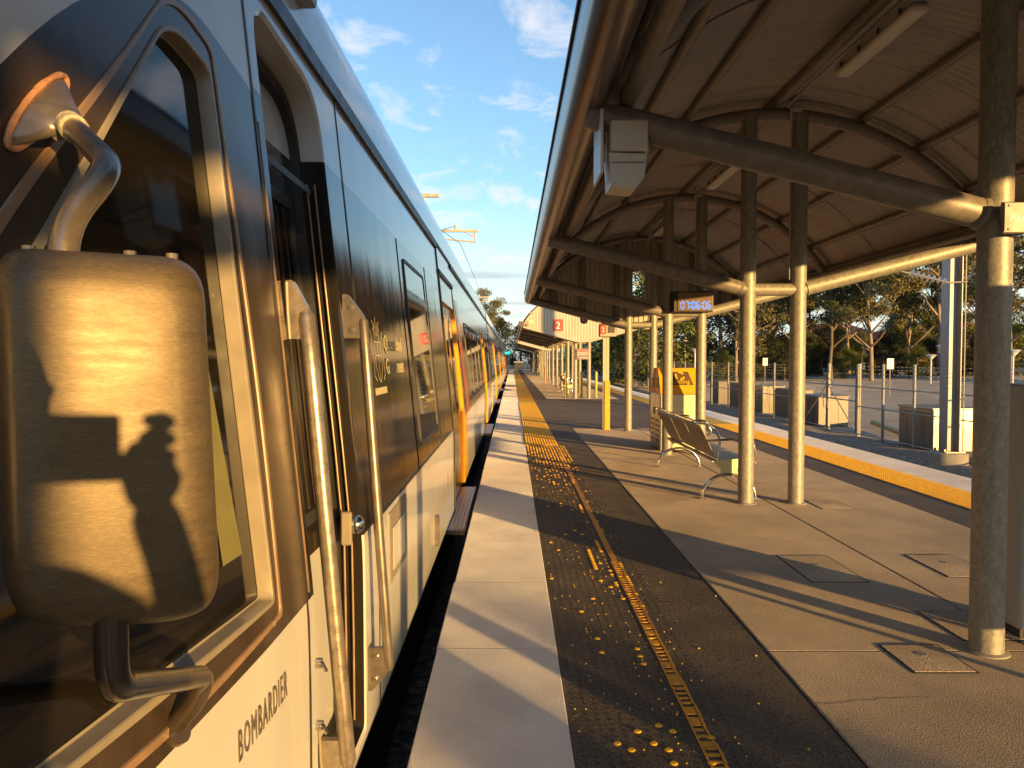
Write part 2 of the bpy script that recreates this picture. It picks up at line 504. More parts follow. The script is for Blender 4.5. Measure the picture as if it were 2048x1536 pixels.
# ------------------------------------------------------------------ tactile paving
def domes(mb, cells, r=0.0165, h=0.006, n=8):
    for x, y, z in cells:
        a = [mb.v((x + r * math.cos(2 * math.pi * k / n), y + r * math.sin(2 * math.pi * k / n), z)) for k in range(n)]
        b = [mb.v((x + r * .68 * math.cos(2 * math.pi * k / n), y + r * .68 * math.sin(2 * math.pi * k / n), z + h)) for k in range(n)]
        for k in range(n):
            mb.f([a[k], a[(k + 1) % n], b[(k + 1) % n], b[k]])
        mb.f(b)
def tactile(x0, y0, y1, yd):
    mb = MB()
    y = y0
    while y < y1:
        mb.box((x0, y + .001, -0.03), (x0 + 0.60, min(y1, y + 0.6) - .001, 0.003))
        y += 0.6
    cells = []
    y = y0 + 0.025
    n = 6
    while y < yd:
        for k in range(12): cells.append((x0 + 0.025 + k * 0.05, y, 0.003))
        y += 0.05
    domes(mb, cells, 0.016, 0.007, 6)
    return struct(mb.build('tactile_paving', 'tactile', sharp=None, weld=False))
tactile(0.25, 13.6, PY1, 27)
tactile(4.84, -2.0, PY1, 18)
# the worn stretch: bare pegs, a few caps left
caps, pegs, dark = [], [], []
for j in range(int((13.6 - 1.9) / 0.05)):
    y = 1.9 + 0.05 * j
    for k in range(14):
        x = 0.285 + 0.05 * k
        nn = noise.noise(Vector((x * 1.3 + 7, y * 0.85, 3.1)))
        edge = math.exp(-((x - 0.74) / 0.10) ** 2)
        p = 0.018 + 0.55 * max(0, nn + 0.12) * edge * (1 if 3.6 < y < 8 else 0.35)
        if y < 3.2 and x < 0.75: p = 0.13
        if y > 9.6: p += (y - 9.6) * 0.30 * (0.35 + 1.3 * max(0, (x - .3)) ) + .5 * max(0, nn)
        if y > 12.6: p += (y - 12.6) * .8
        if x > 0.84: p *= 0.5
        run = noise.noise(Vector((k * 3.7, y * 1.1, 9)))
        if run > (0.18 if 4.2 < y < 7.2 and .56 < x < .76 else 0.45) and 0.5 < x < 0.85 and 3.3 < y < 10: p = 0.9
        u = rnd.random()
        if u < p: caps.append((x, y, -0.004))
        elif u < p + 0.09 + 0.2 * edge: pegs.append((x, y, -0.004))
        else: dark.append((x, y, -0.004))
mb = MB(); domes(mb, caps, 0.0172, 0.0050, 12)
tag(mb.build('tactile_stud', 'tactile', sharp=None, weld=False), 'scattered round yellow tactile studs left on the dark asphalt strip', 'tactile studs', kind='stuff')
mb = MB(); domes(mb, pegs, 0.0045, 0.004, 6)
tag(mb.build('tactile_peg', 'yellow', sharp=None, weld=False), 'tiny yellow pegs of missing studs in the asphalt strip', 'pegs', kind='stuff')
mb = MB(); domes(mb, dark, 0.007, 0.0022, 6)
tag(mb.build('asphalt_dimple', 'joint', sharp=None, weld=False), 'small dark stumps of missing studs in the asphalt strip', 'stumps', kind='stuff')
# worn yellow line with ladder-like gaps, built as an alpha-free lattice of paint flakes
def worn_line_mat():
    m = mat('worn_line_paint', (0.60, 0.28, 0.02), 0.6, 0, var=0.25, vs=40)
    return m
M['worn_line'] = worn_line_mat()
mb = MB()
y = 1.9
while y < 13.6:
    gap = 0.05
    n1 = noise.noise(Vector((y * 0.9, 2, 5)))
    solid = y > 5.7 and n1 > -0.35
    x0 = 0.772 + 0.004 * noise.noise(Vector((y * 3, 0, 0)))
    x1 = 0.842 + 0.012 * noise.noise(Vector((y * 5, 9, 0)))
    if solid:
        mb.box((x0 + .012, y, -0.02), (x1 - .012, y + 0.0505, -0.0005))
    else:
        mb.box((x0, y, -0.02), (x0 + 0.008, y + 0.0505, -0.0005))
        mb.box((x1 - 0.016 + .006 * rnd.random(), y, -0.02), (x1, y + 0.0505, -0.0007))
        mb.box((x0 + 0.0085, y, -0.02), (x1 - 0.017, y + 0.014 + .008 * rnd.random(), -0.0009))
        if rnd.random() < 0.18: mb.box((x0 + 0.0085, y + 0.023, -0.02), (x1 - 0.017, y + 0.049, -0.0008))
    y += gap
tag(mb.build('painted_line', 'worn_line', sharp=None, weld=False), 'worn yellow ladder-like line along the asphalt strip', 'painted line', kind='structure')
# yellow grit
mb = MB()
for k in range(260):
    x = rnd.uniform(0.26, 1.0); y = rnd.uniform(1.9, 9.5)
    s = rnd.uniform(0.001, 0.0028)
    mb.box((x, y, -0.004), (x + s * 1.5, y + s, -0.004 + s))
for x, y in ((1.02, 4.0), (1.13, 3.35), (1.20, 2.95), (1.05, 5.2), (1.36, 4.9), (1.3, 3.9), (1.62, 6.9)):
    mb.box((x, y, -0.004), (x + .010, y + .007, 0.001))
tag(mb.build('paint_flake', 'yellow', sharp=None, weld=False), 'loose yellow paint flakes on the asphalt', 'paint flakes', kind='stuff')
# faint strokes of an old stencil on the asphalt
mb = MB()
for k in range(30):
    y = 4.75 + k * 0.07
    if rnd.random() < 0.75:
        a = rnd.uniform(0.86, 0.92); b = a + rnd.uniform(0.02, 0.09)
        mb.box((a + .05, y, -0.02), (b + .05, y + .012, -0.0032))
M['faint'] = mat('faded_stencil', (0.13, 0.085, 0.04), 0.7, 0, var=0.4, vs=60)
tag(mb.build('painted_stencil', 'faint', sharp=None), 'faded unreadable stencil strokes on the asphalt', 'stencil', kind='structure')

# pit covers in the paving
def pit(x, y, sx, sy, label, worn=False):
    t = thing('pit_cover', (x, y, 0), label, 'pit cover')
    mb = MB()
    mb.box((x - sx / 2, y - sy / 2, -0.02), (x + sx / 2, y + sy / 2, 0.0025), 0.004, 1)
    mb.build('frame', 'joint', t)
    mb = MB()
    mb.box((x - sx / 2 + .014, y - sy / 2 + .014, -0.01), (x + sx / 2 - .014, y + sy / 2 - .014, 0.005), 0.003, 1)
    mb.build('lid', 'concrete', t)
    mb = MB()
    mb.tube([(x, y + sy * .12, 0.003), (x, y + sy * .12, 0.0065)], 0.055 if worn else .03, 7)
    mb.build('lifting_point', 'concrete_old', t)
pit(2.19, 3.86, 0.34, 0.38, 'concrete pit cover with dark gaps beside the foot of the nearest column')
pit(2.33, 5.55, 0.42, 0.72, 'flush square pit cover in the shaded paving ahead of the bench')
pit(3.36, 5.62, 0.40, 0.62, 'flush pit cover behind the nearest column')
pit(2.74, 4.35, 0.42, 0.5, 'low concrete cover hidden partly by the nearest column')
pit(3.45, 8.0, 0.36, 0.5, 'flush pit cover right of the second pair of columns')
# hairline cracks
mb = MB()
def crack(pts):
    for (xa, ya), (xb, yb) in zip(pts, pts[1:]):
        d = Vector((xb - xa, yb - ya, 0)).normalized(); n = Vector((-d.y, d.x, 0)) * 0.0022
        mb.poly([V(xa, ya, .0012) + n, V(xb, yb, .0012) + n, V(xb, yb, .0012) - n, V(xa, ya, .0012) - n])
def wander(x, y, ax, ay, n, j):
    p = [(x, y)]
    for k in range(n):
        x += ax + rnd.uniform(-j, j); y += ay + rnd.uniform(-j, j); p.append((x, y))
    return p
crack(wander(1.32, 3.35, 0.05, 0.012, 12, 0.02)); crack(wander(2.6, 3.1, 0.05, 0.01, 9, 0.015))
crack(wander(1.6, 7.6, 0.06, 0.005, 8, .02)); crack(wander(2.2, 6.3, .05, .02, 8, .02)); crack(wander(3.5, 6.6, .05, -.02, 9, .03))
tag(mb.build('paving_crack', 'crack', sharp=None), 'hairline cracks in the concrete paving', 'cracks', kind='stuff')

# ------------------------------------------------------------------ train
def side_x(z):
    if z <= 2.83:
        q = z - 0.8
        return -0.62 - 0.10 * (math.sqrt(q * q + 0.012) + q) / 2
    return side_x(2.83)
def taper(y):
    t = 0.0
    if y < 1.9: t = 0.05 * (1.9 - y) ** 1.25
    if y < 0.6: t += 0.35 * (0.6 - y) ** 1.8
    return t
def P(y, z, o=0.0):
    return V(side_x(z) - taper(y) * (0.6 + 0.25 * z) + o, y, z)

ROOF = [(2.83, -.003), (2.90, -.008), (3.05, -.022), (3.13, -.038), (3.20, -.066), (3.27, -.115), (3.33, -.19), (3.38, -.30), (3.42, -.48), (3.44, -.75), (3.45, -1.15)]
XC = -2.02
def roof_rows(ylist, tp):
    rows = []
    gx = side_x(2.83)
    for y in ylist:
        t = taper(y) * 1.3 if tp else 0
        pts = [V(gx - t + dx_, y, z) for z, dx_ in ROOF]
        pts += [V(2 * XC - p.x, y, p.z) for p in reversed(pts[:-1])]
        # far side down to the skirt
        far = [V(2 * XC - (side_x(z) - t), y, z) for z in (2.6, 2.0, 1.4, 0.8, 0.3, -0.04)]
        rows.append(pts + far)
    return rows

def polar(poly, c):
    pts = [(p[0] - c[0], p[1] - c[1]) for p in poly]
    def rf(th):
        dx_, dy_ = math.cos(th), math.sin(th)
        best = None
        for i in range(len(pts)):
            x1, y1 = pts[i]; x2, y2 = pts[(i + 1) % len(pts)]
            ex, ey = x2 - x1, y2 - y1
            den = dx_ * ey - dy_ * ex
            if abs(den) < 1e-12: continue
            t = (x1 * ey - y1 * ex) / den
            u = (x1 * dy_ - y1 * dx_) / den
            if t > 0 and -1e-6 <= u <= 1 + 1e-6:
                if best is None or t > best: best = t
        return best
    return rf
def ring_patch(mb, c, funcs, steps, offs, polys, mats=None, n=120):
    ang = set(round(2 * math.pi * k / n - math.pi, 5) for k in range(n))
    for poly in polys:
        for p in poly: ang.add(round(math.atan2(p[1] - c[1], p[0] - c[0]), 5))
    ang = sorted(ang)
    a2 = [ang[0]]
    for a in ang[1:]:
        if a - a2[-1] > 2e-4: a2.append(a)
    for b in range(len(funcs) - 1):
        if mats: mb.mi = mats[b]
        rows = []
        for s in range(steps[b] + 1):
            t = s / steps[b]
            row = []
            for a in a2:
                r = funcs[b](a) * (1 - t) + funcs[b + 1](a) * t
                o = offs[b] * (1 - t) + offs[b + 1] * t
                row.append(P(c[0] + r * math.cos(a), c[1] + r * math.sin(a), o))
            rows.append(row)
        mb.grid(rows, True)
    mb.mi = 0

lead = thing('train_car', (-2.02, 0, 0), 'leading train car with black cab beside the near platform edge', 'train car', 'cars of the train')
lead.location = (0, 0, 0); WL[lead.name] = Vector((0, 0, 0))
Y1 = 23.2
DOOR1 = (7.95, 9.65); DOOR2 = (17.2, 18.9)
ZD = 2.22
zs_side = [-0.04, 0.1, 0.3, 0.5, 0.65, 0.75, 0.85, 0.95, 1.1, 1.4, 1.8, 2.22, 2.5, 2.83]

def body_side(mb, ylist, doors):
    for i in range(len(ylist) - 1):
        for j in range(len(zs_side) - 1):
            y0, y1, z0, z1 = ylist[i], ylist[i + 1], zs_side[j], zs_side[j + 1]
            if any(a - 1e-6 <= y0 and y1 <= b + 1e-6 and z1 <= ZD + 1e-6 for a, b in doors): continue
            mb.poly([P(y0, z0), P(y1, z0), P(y1, z1), P(y0, z1)])
# cab side with its slanted window opening
WIN = round_poly([(1.935, 0.945), (1.90, 2.31), (1.70, 2.35), (1.19, 1.76), (0.50, 0.985)], [0.02, 0.035, 0.10, 0.3, 0.05], 7)
BLK = round_poly([(2.235, 0.8375), (2.235, 2.38), (1.75, 2.47), (1.35, 2.24), (0.95, 1.83), (0.30, 1.20), (0.30, 0.8375)], [0, .03, .30, .3, .4, .1, 0], 6)
REC = [(2.235, -0.04), (2.235, 2.83), (-0.05, 2.83), (-0.05, -0.04)]
CW = (1.42, 1.45)
fw, fb, fr = polar(WIN, CW), polar(BLK, CW), polar(REC, CW)
mb = MB()
ring_patch(mb, CW, [lambda a: fw(a) + 0.0, lambda a: fb(a), fr], [6, 8], [0, 0, 0], [WIN, BLK, REC], [1, 2])
# panel holding the cab door recess
DRC = round_poly([(2.33, 0.02), (2.33, 2.70), (3.10, 2.66), (3.10, 0.02)], [0.03, 0.16, 0.22, 0.03], 7)
PAN = [(2.247, -0.04), (2.247, 2.83), (3.42, 2.83), (3.42, -0.04)]
CD = (2.70, 1.3)
fd, fp = polar(DRC, CD), polar(PAN, CD)
ring_patch(mb, CD, [fd, lambda a: min(fd(a) + .02, fp(a) * .999), fp], [1, 6], [-0.012, 0, 0], [DRC, PAN], [0, 0])
yl = [3.432, 3.9, 4.7, 5.6, 6.5, 7.3, 7.95, 9.65, 10.5, 12, 13.5, 15, 16.2, 17.2, 18.9, 20, 21.5, Y1]
body_side(mb, yl, [DOOR1, DOOR2])
mb.grid(roof_rows([-0.55, -0.4, -0.2, 0, 0.25, .5, .75, 1.0, 1.3, 1.6, 1.9, 2.3, 3, 5, 10, 16, Y1], True))
# front and rear ends, underside
r0 = roof_rows([-0.55], True)[0]
mb.poly(r0 + [P(-0.55, z) for z in (-.04, .4, .8, 1.2, 1.6, 2.0, 2.4)])
mb.grid([[P(y, z) for z in (-.04, .3, .8, 1.2, 1.6, 2.0, 2.4, 2.83)] for y in (-.55, -.4, -.3, -.2, -.1, -0.05)])
r1 = roof_rows([Y1], False)[0]
mb.poly(r1 + [P(Y1, z) for z in (-.04, .8, 1.6, 2.4)])
body = mb.build('body', ['livery', 'tblack', 'twhite'], lead, sharp=25)
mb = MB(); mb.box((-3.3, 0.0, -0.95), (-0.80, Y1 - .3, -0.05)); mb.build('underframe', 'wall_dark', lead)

# cab window: reveal, frame, glass
win = MB()
ring_patch(win, CW, [lambda a: fw(a) + .018, lambda a: fw(a) + .016, lambda a: fw(a) + .002, lambda a: fw(a) - .001, lambda a: fw(a) - .006, lambda a: fw(a) - .012], [1, 1, 1, 1, 1], [-.001, 0.006, .006, .003, -0.030, -.031], [WIN])
wf = win.build('cab_window', 'frame_grey', lead, sharp=30)
g = MB()
ring_patch(g, CW, [lambda a: .02, lambda a: fw(a) - .010], [10], [-0.032, -0.032], [WIN])
g.poly([P(CW[0] + .02 * math.cos(a * .5236), CW[1] + .02 * math.sin(a * .5236), -.032) for a in range(12)])
g.build('pane', 'cab_glass', wf, sharp=60)
t = MB()
def fw2(d): return lambda a: min(fw(a) + d, fb(a) * .985)
ring_patch(t, CW, [fw2(.072), fw2(.074), fw2(.090), fw2(.092)], [1, 1, 1], [0.0005, 0.005, 0.005, .0005], [WIN])
t.build('trim_strip', 'frame_tan', lead, sharp=30)
# yellow reflection in the glass, painted as a flat strip
s = MB()
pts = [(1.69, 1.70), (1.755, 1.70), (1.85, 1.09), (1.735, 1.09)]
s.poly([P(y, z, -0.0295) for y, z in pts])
M['painted_reflection'] = mat('pale_yellow_reflection', (0.17, 0.16, 0.055), 0.12, 0, var=0.08)
s.build('reflection_strip', 'painted_reflection', wf, sharp=None)
# rivet dots on the trim
s = MB()
for y, z in ((1.93, .885),):
    s.tube([P(y, z, 0), P(y, z, .006)], .009, 10)
s.build('rivet', 'frame_grey', lead)

# vertical seam strips
def strip(name, y, z0, z1, wdt, m, o=0.004, parent=lead, n=14, slant=0.0):
    b = MB()
    rows = []
    for k in range(n + 1):
        z = z0 + (z1 - z0) * k / n
        yy_ = y + slant * (z - z0)
        rows.append([P(yy_ - wdt / 2, z, -0.001), P(yy_ - wdt / 2, z, o), P(yy_ + wdt / 2, z, o), P(yy_ + wdt / 2, z, -.001)])
    b.grid(rows)
    return b.build(name, m, parent, sharp=20)
strip('panel_seam', 2.241, -0.04, 2.83, 0.014, 'rubber', 0.003)
strip('panel_seam', 3.426, -0.04, 2.83, 0.014, 'rubber', 0.003)
strip('corner_trim', 2.268, 0.86, 2.30, 0.010, 'frame_tan', 0.0025)
strip('panel_seam', 4.98, 0.84, 2.39, 0.010, 'rubber', 0.004)
strip('panel_seam', 6.55, 0.84, 2.39, 0.010, 'rubber', 0.004)
# gutter line along the cant rail
def rail_strip(name, y0, y1, z, h, m, o, parent=lead, tp=True):
    b = MB()
    n = max(2, int((y1 - y0) / .3))
    rows = []
    gx = side_x(2.83)
    for k in range(n + 1):
        y = y0 + (y1 - y0) * k / n
        rows.append([P(y, z - h / 2, -.002), P(y, z - h / 2, o), P(y, z + h / 2, o), P(y, z + h / 2, -.012)])
    b.grid(rows)
    return b.build(name, m, parent, sharp=20)
rail_strip('gutter_strip', 1.9, 7.9, 2.80, 0.075, 'rubber', 0.018)
rail_strip('gutter_strip', 9.7, Y1, 2.80, 0.06, 'rubber', 0.018)
rail_strip('gutter_strip', 7.9, 9.7, 2.52, 0.05, 'rubber', 0.018)
rail_strip('gutter_strip', 7.9, 9.7, 2.83, 0.03, 'rubber', 0.012)
rail_strip('lower_trim', 3.45, 7.9, 0.8375, 0.012, 'rubber', 0.003)

# cab door in its recess
def livery_recess():
    m = M['livery'].copy(); m.name = 'recess_paint'
    for n_ in m.node_tree.nodes:
        if n_.type == 'MATH' and n_.operation == 'GREATER_THAN' and abs(n_.inputs[1].default_value - .8375) < 1e-3: n_.inputs[1].default_value = -5
    return m
cd = MB()
dw = lambda d: (lambda a: fd(a) + d)
ring_patch(cd, CD, [lambda a: fd(a), lambda a: fd(a) - .012, lambda a: fd(a) - .02], [1, 1], [-0.008, -0.10, -0.16], [DRC], n=90)
M['recess'] = livery_recess()
cd.build('door_recess', 'recess', lead, sharp=30)
cd = MB()
rows = []
for z in [-.02, .4, .8, 1.0, 1.4, 1.8, 2.2, 2.45, 2.75]:
    rows.append([P(y, z, -0.135) for y in (2.28, 2.5, 2.8, 3.16)])
cd.grid(rows)
door = cd.build('cab_door', 'livery', lead, sharp=30)
DW = round_poly([(2.44, 0.98), (2.44, 2.2), (2.98, 2.2), (2.98, .98)], .05, 5)
CDW = (2.71, 1.6)
fdw = polar(DW, CDW)
b = MB()
ring_patch(b, CDW, [lambda a: fdw(a) - .03, lambda a: fdw(a) - .028, lambda a: fdw(a) + .02, lambda a: fdw(a) + .022], [1, 1, 1], [-.132, -.118, -.118, -.134], [DW], n=60)
dwn = b.build('window', 'rubber', door, sharp=30)
b = MB()
ring_patch(b, CDW, [lambda a: .02, lambda a: fdw(a) - .029], [3], [-.128, -.128], [DW], n=60)
b.build('pane', 'glass', dwn, sharp=60)
b = MB(); b.box((P(2.6, 1.2).x - .145, 2.46, 2.235), (P(2.6, 1.2).x - .09 - .06, 2.98, 2.26))
b.build('header', 'rubber', door)
# rubber gasket round the door
b = MB()
ring_patch(b, CD, [lambda a: fd(a) - .018, lambda a: fd(a) - .022, lambda a: fd(a) - .060, lambda a: fd(a) - .066], [1, 1, 1], [-.14, -.095, -.10, -.14], [DRC], n=90)
b.build('door_seal', 'rubber', lead, sharp=30)
for yy_, oo in ((3.075, -.045), (3.068, -.075)):
    b = MB()
    b.tube([P(yy_, z, oo) for z in (0.06, .4, .8, 1.2, 1.6, 2.0, 2.3)], .004, 8)
    b.build('edge_trim', 'frame_tan', lead)
# latch
b = MB(); b.box((-0.690, 2.955, 0.83), (-0.648, 2.985, 0.965), .006, 1)
lt = b.build('latch', 'frame_grey', lead)
b = MB(); b.ball((-0.640, 3.01, 0.905), 0.036, 12, 8, (1.0, 1.0, 1.1)); b.tube([(-.67, 2.98, .905), (-.615, 3.0, .905)], .014, 10)
b.build('knob', 'chrome', lt)

# grab rails: a tube between two gusset plates that stand out from the side
def grab_rail(y, xt, zt_, xb, zb_, m, bolts, r=0.0185):
    top = V(xt, y, zt_); bot = V(xb, y, zb_)
    b = MB()
    b.tube([top + (top - bot) * .012 + V(-.006, 0, .0)] + [top * (1 - k / 6) + bot * k / 6 for k in range(7)] + [bot + (bot - top) * .02], [r * .6] + [r] * 7 + [r * .6], 18)
    g_ = b.build('grab_rail', m, lead, sharp=60)
    for zc_, sg, xr in ((zt_, 1, xt), (zb_, -1, xb)):
        xw = P(y, zc_).x - .004
        pl = round_poly([(xw, zc_ - sg * .07), (xw, zc_ + sg * .115), (xw + .022, zc_ + sg * .118), (xr + r * .7, zc_ + sg * .012), (xr + r * .4, zc_ - sg * .07)], [.0, .0, .02, .03, .02], 5)
        b = MB(); b.prism(pl, y - .013, y + .013, lambda u, v, w_: V(u, w_, v))
        f_ = b.build('bracket', m, g_, sharp=30)
        if bolts:
            for dz in (-.035, .062):
                b = MB(); q = V(xw + .042 - .006 * (dz > 0), y - .013, zc_ + sg * dz)
                b.tube([q, q + V(0, -.004, 0)], .0145, 18)
                b.tube([q + V(0, -.004, 0), q + V(0, -.010, 0)], .009, 6)
                b.build('bolt', 'steel', f_)
        else:
            b = MB(); b.tube([V(xw + .012, y - .014, zc_ - .07), V(xw + .006, y - .014, zc_ + .02), V(xw + .003, y - .014, zc_ + .11)], .005, 8)
            b.build('sealant', 'frame_grey', f_)
    return g_
r1_ = grab_rail(2.36, -0.655, 1.715, -0.533, 0.28, 'rail_steel', False, .026)
r2_ = grab_rail(3.15, -0.632, 1.74, -0.532, 0.27, 'steel_dark', True, .021)
# small lock cylinders on the lower cab panel
for z in (.42, .62):
    b = MB(); b.tube([P(2.31, z, -.002), P(2.31, z, .02)], .016, 12); b.tube([P(2.31, z, .02), P(2.32, z - .03, .03)], .007, 8)
    b.build('lock', 'chrome', lead)

# saloon windows, doors and decals of the leading car
def flat_panel(poly, o, z_o, name, m, parent, c=None, n=50):
    b = MB()
    ys_ = [p[0] for p in poly]; zs_ = [p[1] for p in poly]
    c = c or ((min(ys_) + max(ys_)) / 2, (min(zs_) + max(zs_)) / 2)
    f = polar(poly, c)
    ring_patch(b, c, [lambda a: .01, lambda a: f(a) - .001, lambda a: f(a)], [4, 1], [o, o, z_o], [poly], n=n)
    b.poly([P(c[0] + .01 * math.cos(a * .5236), c[1] + .01 * math.sin(a * .5236), o) for a in range(12)])
    return b.build(name, m, parent, sharp=30)
def saloon_window(y0, y1, parent, z0=.98, z1=2.14):
    poly = round_poly([(y0, z0), (y0, z1), (y1, z1), (y1, z0)], .05, 5)
    c = ((y0 + y1) / 2, (z0 + z1) / 2)
    f = polar(poly, c)
    b = MB()
    ring_patch(b, c, [lambda a: f(a) - .02, lambda a: f(a) - .018, lambda a: f(a) + .012, lambda a: f(a) + .014], [1, 1, 1], [.002, .009, .009, -.001], [poly], n=50)
    w_ = b.build('window', 'rubber', parent, sharp=30)
    b = MB()
    ring_patch(b, c, [lambda a: .01, lambda a: f(a) - .019], [4], [.004, .004], [poly], n=50)
    b.poly([P(c[0] + .01 * math.cos(a * .5236), c[1] + .01 * math.sin(a * .5236), .004) for a in range(12)])
    b.build('pane', 'glass', w_, sharp=60)
def door_pair(y0, y1, parent):
    ym = (y0 + y1) / 2
    b = MB()
    for yy_ in (y0, y1):
        b.grid([[P(yy_, z, 0.002), P(yy_, z, -.05)] for z in zs_side[:12]])
    b.grid([[P(y0, ZD, .002), P(y0, ZD, -.05)], [P(y1, ZD, .002), P(y1, ZD, -.05)]])
    b.build('door_frame', 'tyellow', parent)
    for a_, c_ in ((y0, ym - .004), (ym + .004, y1)):
        b = MB()
        b.grid([[P(y, z, -.03) for y in (a_, (a_ + c_) / 2, c_)] for z in zs_side[:12]])
        d = b.build('door', 'tyellow', parent, sharp=40)
        flat_panel(round_poly([(a_ + .14, .92), (a_ + .14, 2.08), (c_ - .14, 2.08), (c_ - .14, .92)], .15, 6), -.022, -.029, 'window', 'glass', d)
    b = MB()
    b.box((-.70, y0 - .9, -.11), (-.455, y1 - .2, -.055), .006, 1)
    for k in range(4):
        x = -.60 + k * .04
        b.box((x, y0 - .88, -.0555), (x + .018, y1 - .22, -.048))
    b.build('step', 'steel_dark', parent)
saloon_window(5.20, 6.35, lead, .98, 2.28)
door_pair(*DOOR1, lead); door_pair(*DOOR2, lead)
for a_, c_ in ((11.5, 12.7), (12.9, 14.1), (14.3, 15.5), (15.7, 16.8), (19.3, 20.4), (20.6, 21.8)):
    saloon_window(a_, c_, lead)
strip('door_pillar', 7.90, -0.04, 2.80, 0.055, 'rubber', .010)
strip('door_trim', 7.955, -0.04, 2.5, 0.03, 'yellow', .010)
strip('door_trim', 9.68, -0.04, 2.5, 0.03, 'tyellow', .008)
# maroon flash and orange panel ahead of the saloon windows
b = MB()
def bandgrid(b, e0, e1, zl, o):
    b.grid([[P(e0(z) * (1 - k / 4) + e1(z) * k / 4, z, o) for k in range(5)] for z in zl])
bandgrid(b, lambda z: 9.72, lambda z: 10.35 + .25 * max(0, z - .9), [-.04, .2, .4, .6, .8, .84], .003)
b.build('orange_flash', 'tyellow', lead, sharp=None)
b = MB()
bandgrid(b, lambda z: 10.0 + .25 * (2.0 - z) , lambda z: 10.55 + .35 * (2.0 - z), [.845, 1.1, 1.4, 1.7, 2.0, 2.2, 2.38], .003)
b.build('maroon_flash', 'tred', lead, sharp=None)
# orange skirt panel
# footstep plate and access panel on the lower side
b = MB()
b.prism(round_poly([(3.72, .56), (3.72, .92), (4.30, .92), (4.30, .56)], .01, 2), 0.0, 0.007, lambda u, v, w_: P(u, v - .12, w_))
acc = b.build('access_panel', 'frame_grey', lead, sharp=30)
b = MB()
b.prism([(3.80, .61), (3.80, .83), (4.20, .83), (4.20, .61)], 0.007, .010, lambda u, v, w_: P(u, v - .12, w_))
b.build('label_plate', 'twhite', acc, sharp=30)
b = MB(); b.box((-.64, 5.9, .08), (-.585, 5.94, .30), .01, 1); b.box((-.64, 5.9, .28), (-.59, 6.0, .32), .01, 1)
b.build('step_handle', 'steel_dark', lead)
# raised maker lettering
b = MB()
text_into(b, 'BOMBARDIER', 0.105,  lambda x, y, z: P(1.665 + x, .655 + y, .0016 + z), 0.0012, xs=.46, sp=1.24)
b.build('lettering', 'steel_dark', lead, sharp=30)
# crest and owner lettering
b = MB()
text_into(b, 'Queensland', 0.125, lambda x, y, z: P(4.06 + x, 1.63 + y, 0.005 + z), 0.0006, xs=1.08)
text_into(b, 'Government', 0.125, lambda x, y, z: P(4.06 + x, 1.50 + y, 0.005 + z), 0.0006, xs=1.00)
M['decal'] = mat('pale_decal', (0.50, 0.44, 0.26), .4, 0, var=.05)
b.build('lettering', 'decal', lead, sharp=None)
b = MB()
def line(b, pts, wd, o=.0035):
    for (y0, z0), (y1, z1) in zip(pts, pts[1:]):
        d = Vector((y1 - y0, z1 - z0)).normalized(); n_ = Vector((-d.y, d.x)) * wd
        b.poly([P(y0 + n_.x, z0 + n_.y, o), P(y1 + n_.x, z1 + n_.y, o), P(y1 - n_.x, z1 - n_.y, o), P(y0 - n_.x, z0 - n_.y, o)])
cy, cz = 3.86, 1.60
sh = [(-.09, .07), (-.09, -.05), (-.05, -.11), (0, -.14), (.05, -.11), (.09, -.05), (.09, .07), (-.09, .07)]
line(b, [(cy + a, cz + c) for a, c in sh], .0028)
line(b, [(cy - .09, cz), (cy + .09, cz)], .003); line(b, [(cy, cz + .07), (cy, cz - .14)], .003)
for sg in (-1, 1):
    line(b, [(cy + sg * a, cz + c) for a, c in ((.10, -.13), (.15, -.10), (.13, -.02), (.17, .04), (.14, .10), (.17, .13))], .0035)
    line(b, [(cy + sg * a, cz + c) for a, c in ((.05, .08), (.09, .13), (.05, .15), (.10, .18))], .0025)
for a in (-.05, -.025, 0, .025, .05):
    line(b, [(cy + a * .6, cz + .10), (cy + a * 1.4, cz + .20 - abs(a))], .003)
b.prism([(cy - .16, cz - .20), (cy - .16, cz - .165), (cy + .16, cz - .165), (cy + .16, cz - .20)], .001, .0035, lambda u, v, w_: P(u, v, w_))
b.build('crest', 'decal', lead, sharp=None)

# roof pod over the cab
b = MB()
gx = side_x(2.83)
b.box((gx - .10, 2.62, 2.98), (gx + .045, 3.02, 3.16), .02, 2)
b.box((gx - .08, 2.55, 3.03), (gx + .075, 2.66, 3.20), .03, 2)
b.box((gx - .06, 2.68, 2.955), (gx + .02, 2.72, 3.10), .005, 1); b.box((gx - .06, 2.78, 2.955), (gx + .02, 2.82, 3.10), .005, 1)
b.build('roof_pod', 'grey_plastic', lead)

